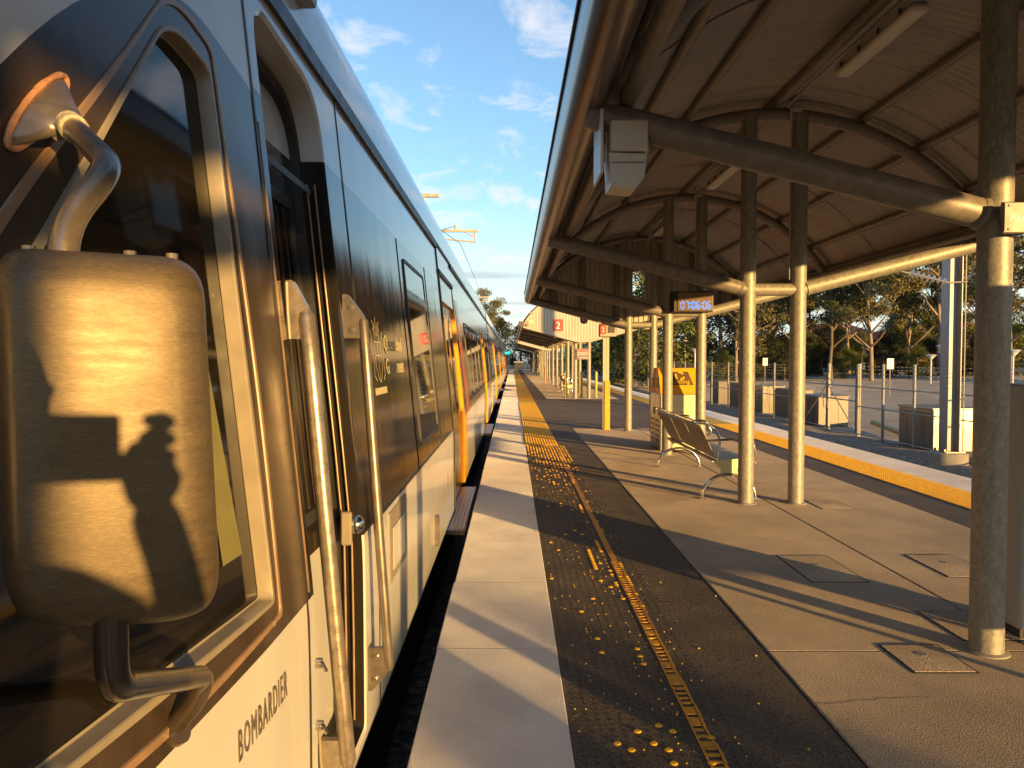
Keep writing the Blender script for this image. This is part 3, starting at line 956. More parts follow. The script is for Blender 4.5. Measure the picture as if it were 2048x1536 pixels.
# wing mirror
mir = MB()
shape = round_poly([(-.62, 1.715), (-.368, 1.700), (-.352, 1.29), (-.40, 1.262), (-.585, 1.255), (-.615, 1.30)], [.05, .05, .05, .05, .07, .06], 7)
cx_, cz_ = -.487, 1.48
rows = []
for y, k in ((.905, .86), (.888, .95), (.875, .985), (.895, 1.0), (.955, 1.0), (.965, .97)):
    kk = k
    rows.append([V(cx_ + (x - cx_) * kk, y, cz_ + (z - cz_) * (1 - (1 - kk) * .62)) for x, z in shape])
def mirror_pt(x, yv, z):
    # the shell stands turned about 27 degrees towards the platform and bulges slightly
    u = (x - cx_) / .13
    y = yv + .46 * (x - cx_) + .012 * u * u * (1 if yv < .92 else 0) + .006 * ((z - cz_) / .22) ** 2
    k = y / .885
    return V(x * k, y, H + (z - H) * k)
rows = [[mirror_pt(cx_ + (x - cx_) * f, yv, cz_ + (z - cz_) * (1 - (1 - f) * .6)) for x, z in shape] for yv, f in
        ((.862, .02), (.862, .25), (.862, .5), (.862, .70), (.864, .82), (.868, .90), (.875, .955), (.885, .985), (.90, 1.0), (.955, 1.0), (.965, .985))]
mir.grid(rows, True)
mir.poly(rows[-1]); mir.poly(rows[0])
mro = mir.build('wing_mirror', 'mirror_shell', lead, sharp=60)
b = MB(); b.poly([mirror_pt(cx_ + (x - cx_) * .9, .967, cz_ + (z - cz_) * .93) for x, z in shape]); b.build('mirror_glass', 'chrome', mro, sharp=None)
b = MB()
up = smooth_path([(-.541, .895, 1.66), (-.546, .905, 1.742), (-.533, .995, 1.836), (-.700, 1.190, 1.950)], .05, 8)
b.tube(up, .0175, 18)
arm = b.build('mirror_arm', 'pipe', mro, sharp=60)
a0 = up[-1]; ad_ = (up[-1] - up[-2]).normalized()
b = MB(); b.tube([a0 - ad_ * .022, a0 - ad_ * .018, a0 + ad_ * .018, a0 + ad_ * .022], [.019, .022, .022, .019], 14)
M['collar'] = mat('pale_resin', (.50, .44, .30), .7, 0, var=.25, vs=60, bump=.5, bs=120)
b.build('collar', 'collar', arm)
# flared foot of the upper arm on the cab side
foot_c = P(1.19, 1.955, .004)
b = MB()
rows = []
nn_ = 28
for s_ in range(9):
    t = s_ / 8
    ring = []
    for k in range(nn_):
        a = 2 * math.pi * k / nn_
        n1 = a0 + ad_ * .015
        ly = .112 * math.cos(a) ; lz = .020 * math.sin(a)
        yy_ = 1.215 + ly * .70 - lz * .7; zz_ = 1.985 + ly * .71 + lz * .7
        po = P(yy_, zz_, .004)
        q_ = po - P(1.215, 1.985, .004); q_ = q_ - ad_ * q_.dot(ad_)
        pr = n1 + q_.normalized() * .021
        e = t ** 1.7
        ring.append(pr * (1 - e) + po * e)
    rows.append(ring)
b.grid(rows, True)
fo = b.build('mount', 'pipe', arm, sharp=60)
b = MB()
b.tube([P(1.215 + .115 * math.cos(a) * .70 - .023 * math.sin(a) * .7, 1.985 + .115 * math.cos(a) * .71 + .023 * math.sin(a) * .7, .005) for a in [2 * math.pi * k / 40 for k in range(41)]], [.0055 + .0022 * noise.noise(Vector((k * .45, 1, 1))) for k in range(41)], 8)
M['sealant'] = mat('orange_sealant', (.50, .24, .10), .5, 0, var=.2, vs=50, bump=.4, bs=90)
b.build('sealant', 'sealant', fo)
b = MB()
q = rows[5][20]
b.tube([q, q + Vector((.012, -.012, -.004))], .011, 14)
b.build('plug', 'pipe', fo)
b = MB()
lo_ = smooth_path([(-.49, .895, 1.30), (-.497, .905, 1.172), (-.575, 1.365, .988), (-.60, 1.385, .93), (-.66, 1.39, .868)], .045, 8)
b.tube(lo_, .0195, 18)
lw = b.build('lower_arm', 'tblack', mro, sharp=60)
b = MB()
b.tube([P(1.39, .868, -.004), P(1.39, .868, .010), P(1.388, .872, .02)], [.026, .026, .022], 20)
b.build('mount', 'tblack', lw)
for x_, z_ in ((-.575, 1.712), (-.455, 1.706), (-.405, 1.703)):
    q = mirror_pt(x_, .905, z_)
    b = MB(); b.tube([q - V(0, 0, .004), q + V(0, 0, .003)], .0075, 10); b.build('screw', 'pipe', mro)

# ------------------------------------------------------------------ following cars
def make_car():
    t = thing('train_car', (0, 30, 0), 'second train car coupled behind the leading car', 'train car', 'cars of the train')
    y0, y1 = 30.0, 52.8
    d1, d2 = (y0 + 5.0, y0 + 6.7), (y0 + 16.1, y0 + 17.8)
    b = MB()
    body_side(b, [y0, y0 + 2, y0 + 3.5, d1[0], d1[1], y0 + 9, y0 + 11.5, y0 + 14, d2[0], d2[1], y0 + 20, y1], [d1, d2])
    b.grid(roof_rows([y0, y0 + 8, y0 + 16, y1], False))
    for yy_ in (y0, y1):
        b.poly(roof_rows([yy_], False)[0] + [P(yy_, z) for z in (-.04, .8, 1.6, 2.4)])
    b.build('body', 'livery', t, sharp=25)
    b = MB(); b.box((-3.3, y0 + .3, -.95), (-.8, y1 - .3, -.05)); b.build('underframe', 'wall_dark', t)
    b = MB(); b.box((-3.0, y0 - .58, -.2), (-.95, y0 - .01, 3.0), .03, 1); b.build('gangway', 'rubber', t)
    b = MB(); b.box((-2.9, y0 + 8, 3.42), (-1.2, y0 + 13, 3.62), .05, 1); b.build('roof_unit', 'grey_plastic', t)
    rail_strip('gutter_strip', y0, y1, 2.80, 0.06, 'rubber', 0.018, t)
    door_pair(*d1, t); door_pair(*d2, t)
    for a_, c_ in ((1.0, 2.6), (2.9, 4.4), (7.3, 8.9), (9.2, 10.8), (11.2, 12.8), (13.2, 15.4), (18.4, 20.0), (20.3, 22.0)):
        saloon_window(y0 + a_, y0 + c_, t)
    b = MB(); bandgrid(b, lambda z: d1[1] + .05, lambda z: d1[1] + .6, [-.04, .2, .5, .84], .003); b.build('orange_flash', 'tyellow', t, sharp=None)
    b = MB(); bandgrid(b, lambda z: d1[1] + .2 - .2 * (z - 1), lambda z: d1[1] + .6 - .3 * (z - 1), [.845, 1.2, 1.6, 2.0, 2.38], .003); b.build('maroon_flash', 'tred', t, sharp=None)
    return t
car = make_car()
copy_tree(car, (0, 30 + 23.5 - .0, 0), 'third train car, mid-way along the platform')
copy_tree(car, (0, 30 + 47.0, 0), 'fourth train car towards the far end of the platform')
copy_tree(car, (0, 30 + 70.5, 0), 'last train car at the far end of the platform')
car.location = (0, 23.85, 0)
for o_, yv in zip([o for o in C.objects if o.name.startswith('train_car.')], (23.85, 47.3, 70.8, 94.3)):
    o_.location = (0, yv, 0)

# ------------------------------------------------------------------ canopies
XM = 2.845
RA, ZA = 2.76, 1.47
def arc(x, r=RA): return ZA + math.sqrt(max(0, r * r - (x - XM) ** 2))
CX = (2.57, 3.12)
GUT = [(0.29, 3.10), (0.285, 3.0), (0.30, 2.93), (0.345, 2.885), (0.41, 2.87), (0.46, 2.885), (0.485, 2.92), (0.487, 3.07), (0.45, 3.09)]

def canopy(label, y0, y1, frames, gables, corr=True, lights=True, hi=True):
    t = thing('platform_canopy', (XM, y0, 0), label, 'canopy', 'curved platform canopies')
    n = 20 if hi else 10
    for y in frames:
        for x in CX:
            b = MB(); top = arc(x) + .02
            b.tube([(x, y, -.02), (x, y, top)], .084, 28 if hi else 12)
            col = b.build('column', 'galv', t, sharp=50)
            if hi:
                b = MB(); b.tube([(x, y, -.02), (x, y, .006), (x, y, .012)], [.115, .112, .088], 28); b.build('grout_ring', 'concrete_old', col, sharp=50)
        b = MB()
        a1 = math.asin(2.36 / RA)
        b.tube([(XM + RA * math.sin(-a1 + 2 * a1 * k / 36), y, ZA + RA * math.cos(-a1 + 2 * a1 * k / 36)) for k in range(37)], .066, n)
        b.build('arched_rafter', 'galv_dark', t, sharp=50)
        if hi:
            b = MB(); b.box((XM + .13, y - .20, arc(XM) - .01), (XM + .24, y - .09, arc(XM) + .07), .006, 1); b.build('junction_box', 'grey_plastic', t)
            b = MB(); b.tube(smooth_path([(XM + .12, y - .14, arc(XM) + .03), (CX[1] - .10, y - .02, arc(CX[1]) - .09), (CX[1] - .097, y, 3.4), (CX[1] - .097, y, 2.45)], .05), .010, 8); b.build('cable', 'grey_plastic', t)
        for sg, xc in ((-1, CX[0]), (1, CX[1])):
            b = MB()
            b.tube([(XM + sg * 2.44, y, 2.885), (xc, y, 2.335)], .080, n)
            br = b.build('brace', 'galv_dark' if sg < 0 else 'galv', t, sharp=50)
            b = MB()
            dirv = Vector((xc - (XM + sg * 2.44), 0, 2.335 - 2.885)).normalized()
            e = Vector((xc, y, 2.335)) - dirv * .088
            b.tube([e - dirv * .010, e + dirv * .012], [.083, .090], n)
            b.build('weld_collar', 'galv', br, sharp=50)
        b = MB(); b.tube([(CX[0], y, 2.34), (CX[1], y, 2.34)], .068, n); b.build('cross_tube', 'galv', t, sharp=50)
    # purlins
    for d in (-2.02, -1.52, -.92, 0, .92, 1.52, 2.02):
        a = math.asin(d / RA); r = RA + .066 + .04
        b = MB(); x, z = XM + r * math.sin(a), ZA + r * math.cos(a)
        b.tube([(x, y0 + .05, z), (x, y1 - .05, z)], .042 if d else .055, 12 if hi else 8)
        b.build('purlin', 'galv_dark', t, sharp=50)
    for sg in (-1, 1):
        b = MB(); b.tube([(XM + sg * 2.23, y0 + .05, 2.955), (XM + sg * 2.23, y1 - .05, 2.955)], .05, 12); b.build('eave_tube', 'galv_dark', t, sharp=50)
        b = MB(); b.tube([(XM + sg * 2.33, y0 + .05, 3.05), (XM + sg * 2.33, y1 - .05, 3.05)], .04, 10); b.build('eave_tube', 'galv_dark', t, sharp=50)
    b = MB(); b.tube([(XM + .10, y0 + .1, arc(XM) + .06), (XM + .10, y1 - .1, arc(XM) + .06)], .014, 8); b.build('conduit', 'grey_plastic', t, sharp=50)
    # corrugated sheet
    b = MB()
    rs = RA + .066 + .085
    am = math.asin(2.46 / rs)
    pitch = .092 if hi else .0762
    ns = int((y1 - y0) / pitch) * (6 if hi else 2)
    na = 28
    rows = []
    for i in range(ns + 1):
        y = y0 + (y1 - y0) * i / ns
        dr = (.024 * (1 if i % 6 in (1, 2, 3, 4) else -.25)) if hi else .008 * math.sin(2 * math.pi * (y - y0) / pitch + .4)
        rows.append([V(XM + (rs + dr) * math.sin(-am + 2 * am * k / na), y, ZA + (rs + dr) * math.cos(-am + 2 * am * k / na)) for k in range(na + 1)])
    b.grid(rows)
    b.build('roof_sheet', 'sheet', t, sharp=80)
    # dark lap lines between the sheets
    b = MB()
    y = y0 + .76
    while y < y1 - .3:
        for yy_ in (y,):
            b.grid([[V(XM + (rs - .0075) * math.sin(-am + 2 * am * k / na), yq, ZA + (rs - .0055) * math.cos(-am + 2 * am * k / na)) for k in range(na + 1)] for yq in (yy_ - .007, yy_ + .007)])
        y += .762
    b.build('sheet_lap', 'galv_dark', t, sharp=80)
    for sg in (-1, 1):
        b = MB()
        pr = [(x if sg < 0 else 2 * XM - x, z) for x, z in round_poly(GUT, [0, .05, .05, .05, .04, .04, .03, .02, .02], 4)]
        b.prism(pr, y0 - .05, y1 + .05, lambda u, v, w_: V(u, w_, v))
        g_ = b.build('gutter', 'gutter', t, sharp=40)
        b = MB(); x = .286 if sg < 0 else 2 * XM - .286
        b.tube([(x - .004 * -sg, y0 - .05, 3.10), (x - .004 * -sg, y1 + .05, 3.10)], .008, 8); b.build('gutter_lip', 'black', g_)
    # corrugated gable walls
    for gy, facing in gables:
        b = MB()
        p = .11 if hi else .12
        nst = 6
        x = XM - 2.40
        prev = None
        tot = int(4.80 / p * nst)
        for i in range(tot + 1):
            x = XM - 2.40 + 4.80 * i / tot
            ph = (i % nst) / nst
            off = .014 * (1 if ph < .25 else (-1 if ph < .85 else 0))
            bot = 2.30 + max(0, (abs(x - XM) - .28)) * (2.86 - 2.30) / (2.44 - .28)
            top = max(bot + .02, arc(x) + .10)
            hw = .155
            d = abs(x - XM - .03)
            if d < hw:
                hh = .17 + math.sqrt(max(0, .13 ** 2 - max(0, d - .025) ** 2))
                seg = ((bot, 3.30 - hh), (3.30 + hh, top))
            else:
                seg = ((bot, 3.30), (3.30, top)) if top > 3.30 else ((bot, (bot + top) / 2), ((bot + top) / 2, top))
            cur = [[V(x, gy + off, a), V(x, gy + off, c)] for a, c in seg]
            if prev:
                for (a, c), (e, f_) in zip(prev, cur):
                    b.poly([a, e, f_, c])
            prev = cur
        b.build('gable_wall', 'cream_sheet', t, sharp=20)
        b = MB()
        for sg in (-1, 1):
            b.tube([(XM + sg * 2.40, gy - .03, 2.87), (XM + sg * .28, gy - .03, 2.30)], .035, 10)
        b.tube([(XM - .28, gy - .03, 2.30), (XM + .28, gy - .03, 2.30)], .035, 10)
        b.tube([(XM + RA * math.sin(-am + 2 * am * k / 24), gy - .02, ZA + .12 + RA * math.cos(-am + 2 * am * k / 24)) for k in range(25)], .03, 8)
        b.build('gable_trim', 'cream_sheet', t, sharp=50)
        if hi and facing > 0:
            for d in (-1.9, -1.25, 1.25, 1.9, -.45, .5):
                b = MB(); x = XM + d; b.box((x - .05, gy - .12, 2.34 + max(0, abs(d) - .28) * .26), (x + .05, gy - .03, arc(x) + .02)); b.build('gable_stud', 'galv_dark', t)
    return t

near = canopy('near corrugated arched canopy overhead to the right of the train', -10.6, 17.3, [-8.4, -4.28, -.16, 3.96, 8.09, 12.22, 16.34], [(17.0, 1)])
mid = canopy('second canopy beyond the gap with the red number 2 on its cream gable', 29.45, 49.6, [30, 34.1, 38.2, 42.4, 46.5], [(29.6, -1), (49.4, 1)], hi=False)
far = canopy('third canopy beyond the second one with its bright gable just showing', 57.5, 76, [58, 62.1, 66.2, 70.4, 74.5], [(57.6, -1)], hi=False)
copy_tree(far, (XM, 83.5, 0), 'farthest canopy at the end of the platform')

# fluorescent battens
def batten(y, label):
    t = thing('fluorescent_light', (XM + .02, y, 4.1), label, 'light', 'fluorescent battens under the near canopy')
    b = MB(); b.box((XM - .02, y, 4.10), (XM + .10, y + 1.28, 4.17), .012, 2); b.build('tray', 'grey_plastic', t)
    b = MB(); b.box((XM - .03, y + .01, 4.035), (XM + .11, y + 1.27, 4.10), .035, 4); b.build('diffuser', 'white_plastic', t)
    for k in range(4):
        b = MB(); yy_ = y + .15 + k * .32; b.box((XM - .042, yy_, 4.08), (XM - .0305, yy_ + .03, 4.12), .002, 1); b.build('clip', 'black', t)
batten(5.28, 'nearest fluorescent batten under the canopy ridge')
batten(9.55, 'second fluorescent batten beyond the first pair of columns')
batten(13.6, 'small far fluorescent batten near the canopy gable')
batten(1.2, 'fluorescent batten under the ridge close overhead')

# camera and sign boxes hanging from the first brace
t = thing('hanging_equipment_box', (.58, 3.96, 2.85), 'pale equipment boxes hanging below the left end of the nearest brace', 'equipment box')
b = MB(); b.box((.51, 3.86, 2.66), (.705, 4.08, 2.82), .008, 1); b.build('upper_box', 'white_plastic', t)
b = MB(); b.box((.455, 3.84, 2.54), (.470, 4.16, 2.87), .003, 1); b.build('side_plate', 'white_plastic', t)
b = MB()
b.prism([(.505, 2.655), (.70, 2.648), (.69, 2.53), (.645, 2.475), (.515, 2.485)], 3.88, 4.10, lambda u, v, w_: V(u, w_, v)); b.build('camera_housing', 'white_plastic', t, sharp=30)
b = MB(); b.box((.515, 3.876, 2.60), (.69, 3.8795, 2.606)); b.box((.68, 3.90, 2.67), (.73, 4.04, 2.76), .02, 2); b.build('trim', 'steel_dark', t)

# sign beside the nearest column
t = thing('hanging_sign', (2.92, 3.8, 2.27), 'grey platform sign with white lettering fixed beside the nearest column', 'sign')
b = MB(); b.box((2.505, 3.80, 2.225), (3.43, 3.825, 2.385), .006, 1); b.build('board', 'steel_dark', t)
M['signgrey'] = mat('sign_grey', (.075, .06, .05), .4, 0, var=.05)
b = MB(); b.box((2.512, 3.7955, 2.232), (3.423, 3.7995, 2.378)); sf = b.build('face', 'signgrey', t)
b = MB(); text_into(b, 'Assistance', .058, lambda x, y, z: V(2.535 + x, 3.7945, 2.285 + y), .0004); b.build('lettering', 'white', t, sharp=None)
for z in (2.245, 2.365):
    b = MB(); b.tube([(2.535, 3.795, z), (2.535, 3.791, z)], .007, 10); b.build('screw', 'black', t)
b = MB(); b.box((2.60, 3.826, 2.25), (2.66, 3.90, 2.36)); b.build('bracket', 'galv', t)

# clock between the third pair of columns
t = thing('digital_clock', (2.93, 12.0, 2.36), 'black digital platform clock with blue figures between two columns', 'clock')
b = MB(); b.box((2.60, 11.93, 2.345), (3.24, 12.13, 2.68), .012, 2); b.build('housing', 'black', t)
M['clockface'] = mat('clock_face', (.16, .10, .06), .25, 0, var=.05)
b = MB(); b.box((2.665, 11.915, 2.365), (3.225, 11.929, 2.66), .003, 1); b.build('face', 'clockface', t)
def seg7(b, ch, x, z, wd, h, y):
    th = .017
    S = {'0': 'abcdef', '7': 'abc', '6': 'afgecd', '5': 'afgcd', '8': 'abcdefg'}[ch]
    def hb(zz): b.box((x + th * .6, y - .003, zz - th / 2), (x + wd - th * .6, y, zz + th / 2))
    def vb(xx, z0, z1): b.box((xx - th / 2, y - .003, z0 + th * .6), (xx + th / 2, y, z1 - th * .6))
    if 'a' in S: hb(z + h)
    if 'g' in S: hb(z + h / 2)
    if 'd' in S: hb(z)
    if 'f' in S: vb(x, z + h / 2, z + h)
    if 'e' in S: vb(x, z, z + h / 2)
    if 'b' in S: vb(x + wd, z + h / 2, z + h)
    if 'c' in S: vb(x + wd, z, z + h / 2)
b = MB()
x = 2.715
for i, ch in enumerate('07:06:06'):
    if ch == ':':
        for dz in (.035, .085): b.box((x - .006, 11.9115, 2.39 + dz), (x + .010, 11.9145, 2.406 + dz))
        x += .026
    else:
        seg7(b, ch, x, 2.392, .046, .118, 11.9145); x += .075
b.build('digits', 'led', t, sharp=None)

# ------------------------------------------------------------------ recycling bin unit
t = thing('recycling_bin', (2.85, 13.0, 0), 'steel recycling bin unit with orange and red sloping tops behind the third columns', 'bin')
bx0, bx1, by0, by1 = 2.54, 3.22, 12.62, 13.50
ym = (by0 + by1) / 2
b = MB(); b.box((bx0, by0, .02), (bx1, by1, .985), .006, 1); b.build('cabinet', 'steel', t)
b = MB(); b.box((bx0 + .03, by0 - .006, .05), (bx1 - .01, by0 - .0005, .97)); 
M['cream_panel'] = mat('cream_panel', (.68, .62, .36), .4, 0, var=.04)
fp_ = b.build('front_panel', 'cream_panel', t)
b = MB()
for z in (.36, .68): b.box((bx0 + .03, by0 - .0075, z), (bx1 - .01, by0 - .0062, z + .006))
b.build('panel_groove', 'black', fp_)
for a_, c_, m in ((by0, ym - .002, 'orange'), (ym + .002, by1, 'red')):
    b = MB()
    if m == 'orange': pr = [(a_, .988), (c_, .988), (c_, 1.43), (c_ - .20, 1.43)]
    else: pr = [(a_, .988), (c_, .988), (a_ + .20, 1.43), (a_, 1.43)]
    b.prism(pr, bx0, bx1, lambda u, v, w_: V(w_, u, v))
    b.build('hood', m, t, sharp=20)
for a_, c_ in ((by0 + .02, ym - .01), (ym + .01, by1 - .02)):
    b = MB(); b.box((bx0 - .012, a_, .04), (bx0 - .0005, c_, .96), .004, 1); d_ = b.build('door', 'steel', t)
    b = MB()
    for k in range(5): b.box((bx0 - .0135, a_ + .05, .16 + k * .085), (bx0 - .0122, c_ - .05, .20 + k * .085))
    b.build('louvre', 'black', d_)
    b = MB(); b.box((bx0 - .03, a_ + .03, .62), (bx0 - .0122, a_ + .05, .74), .004, 1); b.build('handle', 'black', d_)
    b = MB(); cy_ = (a_ + c_) / 2; b.box((bx0 - .006, cy_ - .11, 1.08), (bx0 - .0004, cy_ + .11, 1.26)); b.build('opening', 'black', t)
# sticker on the sloping orange face
def slope(u, v, o=0.0):
    z = .988 + (1.43 - .988) * v
    yv = by0 + (ym - .002 - .20 - by0) * v
    n_ = Vector((0, -(1.43 - .988), (ym - .202 - by0))).normalized()
    return V(u, yv, z) + n_ * o
M['sticker'] = mat('dark_sticker', (.10, .065, .03), .4, 0, var=.06)
b = MB(); b.prism([(2.62, .34), (3.12, .34), (3.05, .86), (2.62, .86)], .0005, .003, lambda u, v, w_: slope(u, v, w_)); st_ = b.build('sticker', 'sticker', t, sharp=20)
b = MB(); text_into(b, 'Recycling', .115, lambda x, y, z: slope(2.63 + x, .40 + y / .48, .0042), .0003); 
for k in range(3):
    a = k * 2.094 + .5
    for q in range(6):
        a0_, a1_ = a + q * .24, a + (q + 1) * .24
        ri, ro = .052, .088 if q < 5 else .10
        def pq(r, aa): return slope(2.90 + r * math.cos(aa), .69 + r * math.sin(aa) / .48, .0042)
        b.poly([pq(ri, a0_), pq(ro, a0_), pq(ro if q < 5 else (ri + ro) / 2, a1_), pq(ri if q < 5 else (ri + ro) / 2, a1_)])
b.build('lettering', 'yellow', st_, sharp=None)

# ------------------------------------------------------------------ bench
def bench(label):
    X0 = 2.46
    t = thing('metal_bench', (X0, 8.35, 0), label, 'bench', 'metal benches on the platform')
    Yb0, Yb1 = 8.35, 10.85
    prof = smooth_path([(X0 + .32, 0, .40), (X0 + .26, 0, .455), (X0 - .13, 0, .425), (X0 - .335, 0, .86), (X0 - .37, 0, .845)], .10, 6)
    nrm = []
    third = (Yb1 - Yb0) / 3
    for k in range(3):
        b = MB()
        a, c = Yb0 + k * third + .012, Yb0 + (k + 1) * third - .012
        rows = [[p + V(0, y, 0) for p in prof] for y in (a, (a + c) / 2, c)]
        low = [[p + V(.0, y, -.006) + V(-.004, 0, 0) for p in prof] for y in (a, (a + c) / 2, c)]
        v1 = b.grid(rows); v2 = b.grid(low)
        for r in (0, 2):
            for j in range(len(prof) - 1): b.f([v1[r][j], v1[r][j + 1], v2[r][j + 1], v2[r][j]])
        for j in (0, -1):
            for r in range(2): b.f([v1[r][j], v1[r + 1][j], v2[r + 1][j], v2[r][j]])
        st = b.build('seat_shell', 'steel_dark', t, sharp=50)
        b = MB()
        for j, nr in ((7, 6), (14, 6)):
            q = prof[j]; q2 = prof[j + 1]
            dz = (q2 - q)
            nn__ = Vector((-dz.z, 0, dz.x)).normalized()
            for m_ in range(9):
                for r_ in range(nr):
                    y = a + .06 + m_ * (c - a - .12) / 8
                    cpt = q + dz * ((r_ + .6) / (nr + .2)) + V(0, y, 0)
                    for s_ in (-1, 1):
                        b.tube([cpt + nn__ * .0085 * s_, cpt + nn__ * .0088 * s_], .011, 8)
        tag(b.build('perforation', 'black', st, sharp=None), kind='stuff')
    for k in range(4):
        y = Yb0 + k * third
        b = MB()
        pts = smooth_path([(X0 - .36, y, .87), (X0 - .20, y, .835), (X0 - .10, y, .70), (X0 - .13, y, .45)], .09, 8)
        b.tube(pts, .014, 10)
        b.build('back_support', 'chrome', t)
        b = MB()
        b.tube(smooth_path([(X0 - .33, y, .80), (X0 - .05, y, .83), (X0 + .03, y, .68), (X0 - .02, y, .64)], .08, 8) if k in (1, 2) else
               smooth_path([(X0 - .24, y, .66), (X0 + .10, y, .68), (X0 + .27, y, .655), (X0 + .30, y, .50)], .07, 8), .014, 10)
        b.build('armrest', 'chrome', t)
    for y in (Yb0, Yb1):
        b = MB()
        b.tube([(X0 + .30 * math.cos(a), y, .02 + .26 * math.sin(a)) for a in [math.pi * k / 20 for k in range(21)]], .020, 12)
        lg = b.build('leg', 'chrome', t)
        b = MB()
        for sg in (-1, 1): b.box((X0 + sg * .30 - .035, y - .035, 0), (X0 + sg * .30 + .035, y + .035, .008))
        b.build('foot', 'chrome', lg)
        b = MB()
        b.prism(round_poly([(X0 - .20, .43), (X0 + .16, .46), (X0 + .08, .34), (X0 + .12, .255), (X0 - .12, .255), (X0 - .08, .34)], [.01, .01, .08, .01, .01, .08], 5), y - .01, y + .01, lambda u, v, w_: V(u, w_, v))
        b.build('side_plate', 'cream_panel', t, sharp=30)
    b = MB(); b.tube([(X0 - .10, Yb0, .40), (X0 - .10, Yb1, .40)], .02, 10); b.tube([(X0 + .14, Yb0, .42), (X0 + .14, Yb1, .42)], .02, 10); b.build('rail', 'steel_dark', t)
    return t
bn = bench('perforated metal bench with arched legs behind the second left column')
copy_tree(bn, (2.6, 33.2, 0), 'metal bench under the second canopy behind the yellow bollards')
copy_tree(bn, (2.9, 39.0, 0), 'farther metal bench deep under the second canopy')

# ------------------------------------------------------------------ help point at the right edge and unseen board added to shade the nearest column
t = thing('help_point', (2.97, 4.3, 0), 'pale grey help point cabinet at the right edge behind the nearest column', 'help point')
b = MB(); b.box((2.84, 4.10, .06), (3.20, 4.42, 1.44), .02, 3); b.build('cabinet', 'grey_plastic', t)
b = MB(); b.box((2.87, 4.13, 0), (3.17, 4.39, .06)); b.build('plinth', 'wall_dark', t)
b = MB(); b.box((2.90, 4.092, 1.02), (3.15, 4.0995, 1.34), .003, 1); b.build('speaker_panel', 'steel', t)
b = MB(); b.tube([(3.02, 4.099, .94), (3.02, 4.086, .94)], .03, 16); b.build('button', 'red', t)
t = thing('shade_board', (3.9, 2.3, 0), 'guessed notice board on two posts out of view, added to shade the nearest column', 'notice board')
b = MB(); b.box((3.56, 2.28, .30), (4.12, 2.34, 2.12), .01, 1); b.build('frame', 'steel_dark', t)
b = MB(); b.box((3.60, 2.272, .36), (4.08, 2.279, 2.06)); b.build('panel', 'cream_sheet', t)
for x in (3.53, 4.15):
    b = MB(); b.tube([(x, 2.31, 0), (x, 2.31, 2.2)], .03, 14); b.build('post', 'galv', t)

# ------------------------------------------------------------------ sign mast between the canopies, bollards, platform number signs
t = thing('sign_mast', (2.1, 16.65, 0), 'twin cream sign post with a yellow sleeve and a boxed red sign on top', 'sign post')
b = MB(); b.box((2.045, 16.62, 0), (2.110, 16.70, 2.11)); b.build('post', 'cream_sheet', t)
b = MB(); b.box((2.117, 16.62, 0), (2.182, 16.70, 2.11)); b.build('post', 'cream_sheet', t)
b = MB(); b.box((2.078, 16.585, 0), (2.20, 16.6195, 1.10), .006, 1); b.box((2.06, 16.56, 0), (2.22, 16.71, .02), .004, 1); b.build('sleeve', 'yellow', t)
b = MB(); b.box((1.955, 16.45, 2.09), (2.32, 16.75, 2.37), .008, 1); bx_ = b.build('sign_box', 'grey_plastic', t)
b = MB(); b.box((1.95, 16.48, 2.14), (1.9545, 16.72, 2.35)); b.box((1.965, 16.445, 2.14), (2.09, 16.4495, 2.35)); rs_ = b.build('sign_face', 'red', bx_)
b = MB(); text_into(b, '2', .15, lambda x, y, z: V(1.985 + x, 16.444, 2.19 + y), .0003); text_into(b, '2', .15, lambda x, y, z: V(1.9495, 16.64 - x, 2.19 + y), .0003)
b.build('lettering', 'white', rs_, sharp=None)
b = MB(); b.box((2.13, 16.44, 2.17), (2.28, 16.4495, 2.32), .004, 1); b.build('lamp_face', 'signgrey', bx_)

def bollard(x, y, h, label, m='yellow'):
    t = thing('bollard', (x, y, 0), label, 'bollard', 'yellow bollards')
    b = MB(); b.tube([(x, y, 0), (x, y, h - .02), (x, y, h)], [.055, .055, .04], 16); b.build('post', m, t)
    b = MB(); b.tube([(x, y, 0), (x, y, .02)], .08, 16); b.build('base', 'steel_dark', t)
    return t
bollard(2.22, 30.4, 1.09, 'leftmost of the three yellow bollards before the second canopy')
bollard(2.86, 30.4, 1.09, 'middle one of the three yellow bollards before the second canopy')
bollard(3.46, 30.4, 1.09, 'rightmost of the three yellow bollards before the second canopy')
bollard(2.15, 47.7, 1.15, 'distant orange bollard under the far end of the second canopy', 'orange')

# number sign on the gable of the second canopy
t = thing('platform_number_sign', (1.86, 29.5, 2.85), 'red square sign with a white figure 2 on the cream gable', 'sign')
gx0, gz0 = 1.67, 2.72
b = MB(); b.box((gx0, 29.535, gz0), (gx0 + .36, 29.565, gz0 + .46)); b.build('board', 'red', t)
b = MB(); text_into(b, '2', .40, lambda x, y, z: V(gx0 + .065 + x, 29.532, gz0 + .08 + y), .001); b.build('lettering', 'white', t, sharp=None)
t = thing('warning_plate', (.75, 29.5, 2.98), 'tiny faded red plate near the left end of the cream gable', 'sign')
b = MB(); b.box((.66, 29.54, 3.0), (.84, 29.565, 3.14)); b.build('board', 'cream_panel', t)
b = MB(); text_into(b, 'II II', .08, lambda x, y, z: V(.675 + x, 29.538, 3.04 + y), .001); b.build('marks', 'red', t, sharp=None)
t = thing('direction_sign', (2.85, 29.9, 1.8), 'brown sign board with a row of red discs hung between two columns', 'sign')
b = MB(); b.box((2.60, 29.86, 1.58), (3.10, 29.90, 2.02), .005, 1); b.build('board', 'galv_dark', t)
b = MB()
